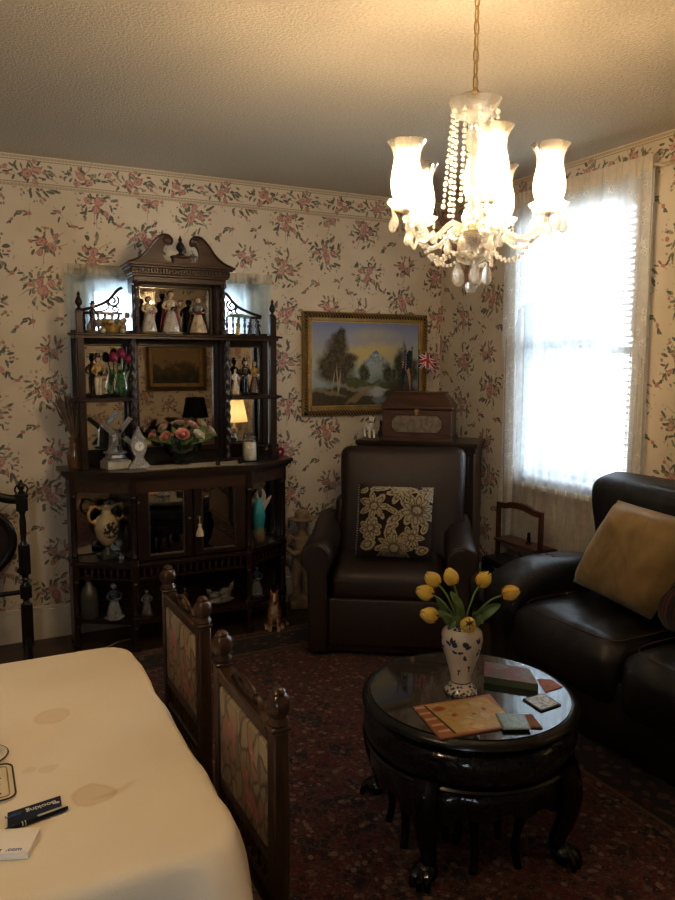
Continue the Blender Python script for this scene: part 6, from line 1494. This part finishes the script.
# tassel on the door knob
ts = thing('tassel', 'cream silk tassel hanging from the knob of the mirrored cabinet door', 'tassel', (AX+.027, 3.872, .60))
bm = NB(); lathe(bm, [(0, .0), (.021, .0), (.019, .02), (.011, .042), (.007, .05), (.010, .058), (.008, .066), (0, .068)], seg=20, wob=lambda a, z: 1+.06*math.cos(14*a)); obj('skirt', bm, plain('cream_silk', (.58, .46, .33), .6, var=.1, vs=90), ts)
bm = NB(); tube(bm, spline([(0, 0, .066), (.001, .002, .085), (0, .006, .103)], 4), .0022, 6); obj('loop', bm, plain('cream_silk', (.58, .46, .33), .6), ts)
# ------------------------------------------------------------------ crystal chandelier
cl = thing('chandelier', 'lit five arm crystal chandelier with glass hurricane shades hanging over the coffee table', 'chandelier', (1.314, 1.768, 1.718))
HX, HY = 1.462, 1.955
HS = .86
HT = Matrix.Translation((1.314, 1.768, 1.718)) @ Matrix.Scale(HS, 4) @ Matrix.Translation((-1.462, -1.955, -1.76))   # drawn larger, set to size here
ZCL = 1.76+(2.6-1.718)/HS
def K(bm, name, m, par=None, **k):
    bm.transform(HT); return obj(name, bm, m, par or cl, True, **k)
CRY = crystal('crystal_drop', (1.0, .98, .94), 1.5, .24); CRYB = crystal('crystal_body', (.98, .96, .92))
def shade_mat():
    N = NT('hurricane_glass')
    nz = N.noise(N.obj(), 30, 2)
    tr = N.n('BsdfTransparent', {'Color': (1, .97, .92)}).outputs[0]
    tl = N.n('BsdfTranslucent', {'Color': (1.0, .93, .80)}).outputs[0]
    gl = N.n('BsdfGlossy', {'Roughness': .05}).outputs[0]
    m1 = N.n('MixShader'); N.put(m1.inputs[0], N.math('MULTIPLY_ADD', nz, .10, .22)); N.t.links.new(tr, m1.inputs[1]); N.t.links.new(tl, m1.inputs[2])
    m2 = N.n('MixShader'); N.put(m2.inputs[0], N.math('MULTIPLY', N.n('Fresnel', {'IOR': 1.4}).outputs[0], .45)); N.t.links.new(m1.outputs[0], m2.inputs[1]); N.t.links.new(gl, m2.inputs[2])
    return N.done(m2.outputs[0])
SHADE = shade_mat()
def bulb_mat(strength):
    N = NT('lamp_bulb'); c = N.mix(N.noise(N.obj(), 20, 1), (1.0, .75, .48), (1.0, .79, .53))
    e = N.n('Emission', {'Strength': strength}); N.put(e.inputs['Color'], c); return N.done(e.outputs[0])
BULB = bulb_mat(BULB_STRENGTH)
bm = NB(); lathe(bm, [(0, -.035), (.015, -.034), (.05, -.022), (.062, -.008), (.062, 0), (0, 0)], (HX, HY, ZCL), 28); K(bm, 'ceiling_rose', BRASS)
bm = NB(); z = ZCL-.03; i = 0
while z > 2.425:
    ax = Vector((1, 0, 0)) if i % 2 else Vector((0, 1, 0)); pts = [Vector((HX, HY, z-.024))+ax*.0085*math.cos(t*PI/9)+Vector((0, 0, .025*math.sin(t*PI/9))) for t in range(18)]; tube(bm, pts, .0021, 6, True); z -= .0415; i += 1
tube(bm, [(HX+.0025*math.sin(t*.6), HY+.0025*math.cos(t*.6), ZCL-.03-(ZCL-2.45)*t/17) for t in range(18)], .0014, 5); K(bm, 'chain', GOLD)
sc8 = lambda a, z: 1+.05*math.cos(8*a)
bm = NB(); lathe(bm, [(0, 2.318), (.02, 2.320), (.045, 2.330), (.066, 2.350), (.080, 2.378), (.083, 2.388), (.078, 2.386), (.062, 2.356), (.04, 2.338), (0, 2.33)], (HX, HY, 0), 40, wob=sc8); K(bm, 'top_dish', CRYB)
bm = NB(); lathe(bm, [(.006, 2.395), (.012, 2.40), (.012, 2.415), (.006, 2.425)], (HX, HY, 0), 12); K(bm, 'top_ring', BRASS)
bm = NB(); lathe(bm, [(0, 1.92), (.016, 1.92), (.016, 1.96), (.030, 1.99), (.034, 2.02), (.022, 2.05), (.014, 2.07), (.028, 2.10), (.032, 2.15), (.020, 2.20), (.012, 2.22), (.024, 2.25), (.026, 2.28), (.014, 2.31), (.012, 2.325), (0, 2.325)], (HX, HY, 0), 20, wob=lambda a, z: 1+.05*math.cos(10*a)); K(bm, 'centre_stem', CRYB)
bm = NB(); lathe(bm, [(0, 1.925), (.03, 1.926), (.062, 1.945), (.078, 1.975), (.080, 1.982), (.072, 1.978), (.05, 1.955), (0, 1.945)], (HX, HY, 0), 36, wob=sc8); K(bm, 'arm_bowl', CRYB)
bm = NB(); lathe(bm, [(0, 1.965), (.045, 1.965), (.05, 1.975), (.045, 1.99), (.02, 1.998), (0, 1.998)], (HX, HY, 0), 20); K(bm, 'arm_hub', BRASS)
bm = NB(); lathe(bm, [(0, 1.868), (.02, 1.870), (.042, 1.884), (.054, 1.905), (.055, 1.911), (.045, 1.90), (0, 1.89)], (HX, HY, 0), 28, wob=sc8); K(bm, 'lower_dish', CRYB)
def bead(bm, p, r): ell(bm, p, (r, r, r*1.05), 7, 5)
def pear(bm, p, s):
    lathe(bm, [(0, -.036*s), (.009*s, -.032*s), (.0135*s, -.022*s), (.012*s, -.010*s), (.006*s, .004*s), (.002*s, .012*s), (0, .014*s)], p, 8)
def strand(a, b, sag, n, r=.0062):
    bm = NB(); a, b = Vector(a), Vector(b)
    for i in range(n):
        t = i/(n-1); p = a.lerp(b, t); p.z -= sag*4*t*(1-t); bead(bm, p, r*(1.35 if i % 4 == 0 else 1))
    return bm
AR = .240; ang = []
yaw = math.radians(26.76)
for k in range(5):
    th = math.radians(-87+72*k)          # angle in the (right, away) frame
    v = Vector((.893, -.450, 0))*math.cos(th)+Vector((.450, .893, 0))*math.sin(th); ang.append(math.atan2(v.y, v.x))
for k, a in enumerate(ang):
    d = Vector((math.cos(a), math.sin(a), 0)); c0 = Vector((HX, HY, 0)); tip = c0+d*AR
    bm = NB(); tube(bm, spline([c0+d*.03+Vector((0, 0, 1.985)), c0+d*.075+Vector((0, 0, 1.998)), c0+d*.13+Vector((0, 0, 1.955)), c0+d*.19+Vector((0, 0, 1.945)), c0+d*.228+Vector((0, 0, 1.985)), tip+Vector((0, 0, 2.028))], 6), .0085, 8); arm = K(bm, 'arm', CRYB)
    bm = NB(); lathe(bm, [(0, 2.020), (.015, 2.020), (.035, 2.026), (.054, 2.043), (.060, 2.054), (.055, 2.052), (.03, 2.034), (0, 2.032)], tip, 24, wob=lambda q, z: 1+.05*math.cos(8*q)); K(bm, 'drip_dish', SHADE, arm)
    bm = NB(); lathe(bm, [(0, 2.034), (.022, 2.034), (.024, 2.05), (.014, 2.056), (.012, 2.075), (0, 2.075)], tip, 14); K(bm, 'candle_socket', plain('ivory_socket', (.7, .62, .46), .4), arm)
    bm = NB(); lathe_open(bm, [(.021, 2.046), (.036, 2.056), (.047, 2.080), (.0505, 2.105), (.048, 2.135), (.0425, 2.163), (.0405, 2.180), (.043, 2.200), (.051, 2.220), (.0605, 2.233), (.062, 2.234)], tip, 28); K(bm, 'hurricane_shade', SHADE, arm)
    bm = NB(); lathe(bm, [(.0, 2.075), (.010, 2.076), (.0155, 2.094), (.015, 2.112), (.008, 2.134), (.002, 2.150), (0, 2.153)], tip, 12); K(bm, 'bulb', BULB, arm)
    for j in range(5):
        b = a+2*PI*j/5+.3; e = Vector((math.cos(b), math.sin(b), 0)); p = tip+e*.049
        bm = NB(); bead(bm, p+Vector((0, 0, 2.034)), .006); bead(bm, p+Vector((0, 0, 2.022)), .005); pear(bm, p+Vector((0, 0, 2.0)), 1.05); K(bm, 'crystal_drop', CRY, arm)
    # strings: dish to bowl, and swags between neighbouring arms
    a2 = ang[(k+1) % 5]; d2 = Vector((math.cos(a2), math.sin(a2), 0)); am = a+math.radians(36); dm = Vector((math.cos(am), math.sin(am), 0))
    K(strand(c0+d*.074+Vector((0, 0, 2.348)), c0+d*.085+Vector((0, 0, 2.02)), .0, 19, .0064), 'crystal_strand', CRY)
    K(strand(c0+dm*.070+Vector((0, 0, 2.348)), c0+dm*.095+Vector((0, 0, 2.06)), .0, 17, .0064), 'crystal_strand', CRY)
    K(strand(tip+Vector((0, 0, 2.02)), c0+d2*AR+Vector((0, 0, 2.02)), .085, 20), 'crystal_strand', CRY)
    K(strand(c0+d*.19+Vector((0, 0, 1.94)), c0+dm*.07+Vector((0, 0, 1.93)), .055, 11), 'crystal_strand', CRY)
    K(strand(c0+d2*.19+Vector((0, 0, 1.94)), c0+dm*.07+Vector((0, 0, 1.93)), .055, 11), 'crystal_strand', CRY)
    p = c0+d*.051+Vector((0, 0, 1.90)); bm = NB(); bead(bm, p, .006); bead(bm, p-Vector((0, 0, .014)), .005); pear(bm, p-Vector((0, 0, .045)), 1.5); K(bm, 'crystal_drop', CRY)
    p = c0+dm*.078+Vector((0, 0, 1.968)); bm = NB(); bead(bm, p, .006); pear(bm, p-Vector((0, 0, .025)), 1.1); K(bm, 'crystal_drop', CRY)
bm = NB(); tube(bm, [(HX, HY, 1.87), (HX, HY, 1.815)], .002, 5)
for q in (1.86, 1.847, 1.834): bead(bm, (HX, HY, q), .0065)
ell(bm, (HX, HY, 1.797), .020, 14, 10); K(bm, 'crystal_ball', CRY)

# ------------------------------------------------------------------ hanging bowl light over the dining table (above the frame)
pl = thing('pendant_light', 'frosted glass bowl pendant light hanging above the dining table', 'pendant light', (-.42, 1.15, 2.22))
bm = NB(); lathe_open(bm, [(.002, 0), (.06, .006), (.12, .03), (.165, .08), (.18, .11)], seg=36); obj('glass_bowl', bm, gauze('frosted_bowl', (.95, .92, .86), .45, None, .85), pl)
for k in range(3):
    a = 2*PI*k/3; bm = NB(); tube(bm, [(.175*math.cos(a), .175*math.sin(a), .11), (0, 0, .30)], .003, 6); obj('rod', bm, BRASS, pl)
    bm = NB(); lathe(bm, [(0, .05), (.016, .055), (.028, .085), (.022, .11), (.012, .125), (0, .125)], (.06*math.cos(a+1), .06*math.sin(a+1), 0), 14); obj('bulb', bm, bulb_mat(PENDANT), pl)
bm = NB(); tube(bm, [(0, 0, .29), (0, 0, .37)], .006, 8); lathe(bm, [(0, .355), (.055, .36), (.06, .38), (0, .38)], seg=24); obj('stem', bm, BRASS, pl)

# ------------------------------------------------------------------ what the cabinet mirrors see behind the camera
ft = thing('framed_landscape', 'old dark landscape painting in a wide gilt frame, seen in the cabinet mirror', 'painting', (2.50, YR+.012, 1.46), PI)
rope_frame(ft, .80, .60, .09, .04, GILT, 'frame', GILT)
def oldoil():
    N = NT('old_oil'); v = N.obj(); s = N.sep(v); nz = N.noise(v, 9, 4)
    c = N.ramp(N.math('MULTIPLY_ADD', s[2], 1.8, N.math('MULTIPLY', nz, .9)), [(.1, (.04, .035, .02)), (.45, (.12, .09, .045)), (.6, (.34, .24, .11)), (.9, (.26, .22, .15))]); return N.done(N.bsdf(c, .4, 0, .4))
bm = NB(); box(bm, -.31, .31, -.014, -.004, -.21, .21); obj('canvas', bm, oldoil(), ft, smooth=False)
def lamp(lab, loc, lit, shade_m, zt):
    t = thing('table_lamp', lab, 'lamp', loc)
    bm = NB(); lathe(bm, [(0, 0), (.07, 0), (.07, .015), (.03, .03), (.05, .09), (.055, .14), (.03, .20), (.012, .23), (.010, .30), (0, .30)], seg=24); obj('base', bm, glaze('lamp_base', (.30, .24, .16)), t)
    bm = NB(); lathe_open(bm, [(.15, .27), (.105, .50)], seg=32); obj('lamp_shade', bm, shade_m, t)
    bm = NB(); ell(bm, (0, 0, .36), (.028, .028, .04), 12, 9); obj('bulb', bm, lit, t)
    return t
def cloth_shade(name, col, trl):
    N = NT(name); c = N.mix(N.math('MULTIPLY', N.noise(N.obj(), 60, 2), .3), col, tuple(k*.8 for k in col)); d = N.n('BsdfDiffuse'); N.put(d.inputs['Color'], c); t = N.n('BsdfTranslucent'); N.put(t.inputs['Color'], c)
    m = N.n('MixShader', {0: trl}); N.t.links.new(d.outputs[0], m.inputs[1]); N.t.links.new(t.outputs[0], m.inputs[2]); return N.done(m.outputs[0])
def end_table(lab, loc):
    t = thing('end_table', lab, 'side table', loc)
    bm = NB(); lathe(bm, [(0, .60), (.25, .60), (.26, .61), (.25, .625), (0, .625)], seg=36); obj('tabletop', bm, MAHOG, t)
    bm = NB(); lathe(bm, [(.03, .15), (.04, .2), (.02, .3), (.035, .42), (.02, .5), (.05, .60)], seg=18); obj('pedestal', bm, MAHOG, t)
    for k in range(3):
        a = k*2*PI/3; bm = NB(); tube(bm, spline([(.02*math.cos(a), .02*math.sin(a), .2), (.12*math.cos(a), .12*math.sin(a), .13), (.22*math.cos(a), .22*math.sin(a), .025)], 5), .016, 8); obj('foot', bm, MAHOG, t)
end_table('round pedestal table with the lit lamp, reflected in the cabinet side mirror', (2.62, .72, 0))
def soft_bulb():
    N = NT('soft_bulb'); e = N.n('Emission', {'Strength': 110}); N.put(e.inputs['Color'], N.mix(N.noise(N.obj(), 20, 1), (1.0, .70, .38), (1.0, .74, .42))); return N.done(e.outputs[0])
lamp('lit table lamp with pale cloth shade, reflected in the cabinet side mirror', (2.62, .72, .626), soft_bulb(), cloth_shade('cream_shade', (.75, .68, .52), .6), 0)
end_table('round pedestal table with the unlit black shaded lamp, reflected in the centre mirror', (2.42, -.05, 0))
lamp('unlit table lamp with black shade, reflected in the centre mirror of the cabinet', (2.42, -.05, .626), plain('unlit_bulb', (.7, .68, .62), .3), cloth_shade('black_shade', (.012, .012, .014), .05), 0)

# ------------------------------------------------------------------ daylight, camera
w = bpy.data.worlds.new('daylight'); bpy.context.scene.world = w; w.use_nodes = True
nt = w.node_tree; nt.nodes.clear(); bg = nt.nodes.new('ShaderNodeBackground'); wo = nt.nodes.new('ShaderNodeOutputWorld'); nt.links.new(bg.outputs[0], wo.inputs[0])
bg.inputs[0].default_value = (.80, .92, 1.0, 1); bg.inputs[1].default_value = SKY
def portal(name, loc, rot, sx, sy):
    l = bpy.data.lights.new(name, 'AREA'); l.shape = 'RECTANGLE'; l.size = sx; l.size_y = sy; l.cycles.is_portal = True
    o = bpy.data.objects.new(name, l); C.objects.link(o); o.location = loc; o.rotation_euler = rot
portal('window_portal', (XW+.11, 3.1, 1.59), (0, PI/2, 0), 1.56, .82); portal('dining_window_portal', (-1.05, YR-.11, 1.475), (PI/2, 0, 0), .6, 1.15); portal('rear_window_portal', (1.11, YB+.11, 1.49), (-PI/2, 0, 0), .92, .96)

cam = bpy.data.cameras.new('camera'); co_ = bpy.data.objects.new('camera', cam); C.objects.link(co_)
f, yw, pt_, rl, H = 748.4, 26.7637, -6.7207, .2, 1.5375
cam.sensor_fit = 'HORIZONTAL'; cam.sensor_width = 36; cam.lens = f*36/675; cam.clip_start = .02
yw, pt_, rl = map(math.radians, (yw, pt_, rl))
d = Vector((math.sin(yw)*math.cos(pt_), math.cos(yw)*math.cos(pt_), math.sin(pt_))); r0 = Vector((math.cos(yw), -math.sin(yw), 0)); u0 = r0.cross(d)
r = r0*math.cos(rl)+u0*math.sin(rl); u = -r0*math.sin(rl)+u0*math.cos(rl)
M_ = Matrix((r, u, -d)).transposed().to_4x4(); M_.translation = (0, 0, H); co_.matrix_world = M_
sc = bpy.context.scene; sc.camera = co_
sc.view_settings.view_transform = VIEW; sc.view_settings.look = LOOK; sc.view_settings.exposure = EXPO; sc.view_settings.gamma = GAMMA
sc.cycles.max_bounces = 10; sc.cycles.transparent_max_bounces = 24; sc.cycles.sample_clamp_indirect = 6.0; sc.cycles.use_denoising = True
sc.cycles.caustics_refractive = False; sc.cycles.caustics_reflective = False
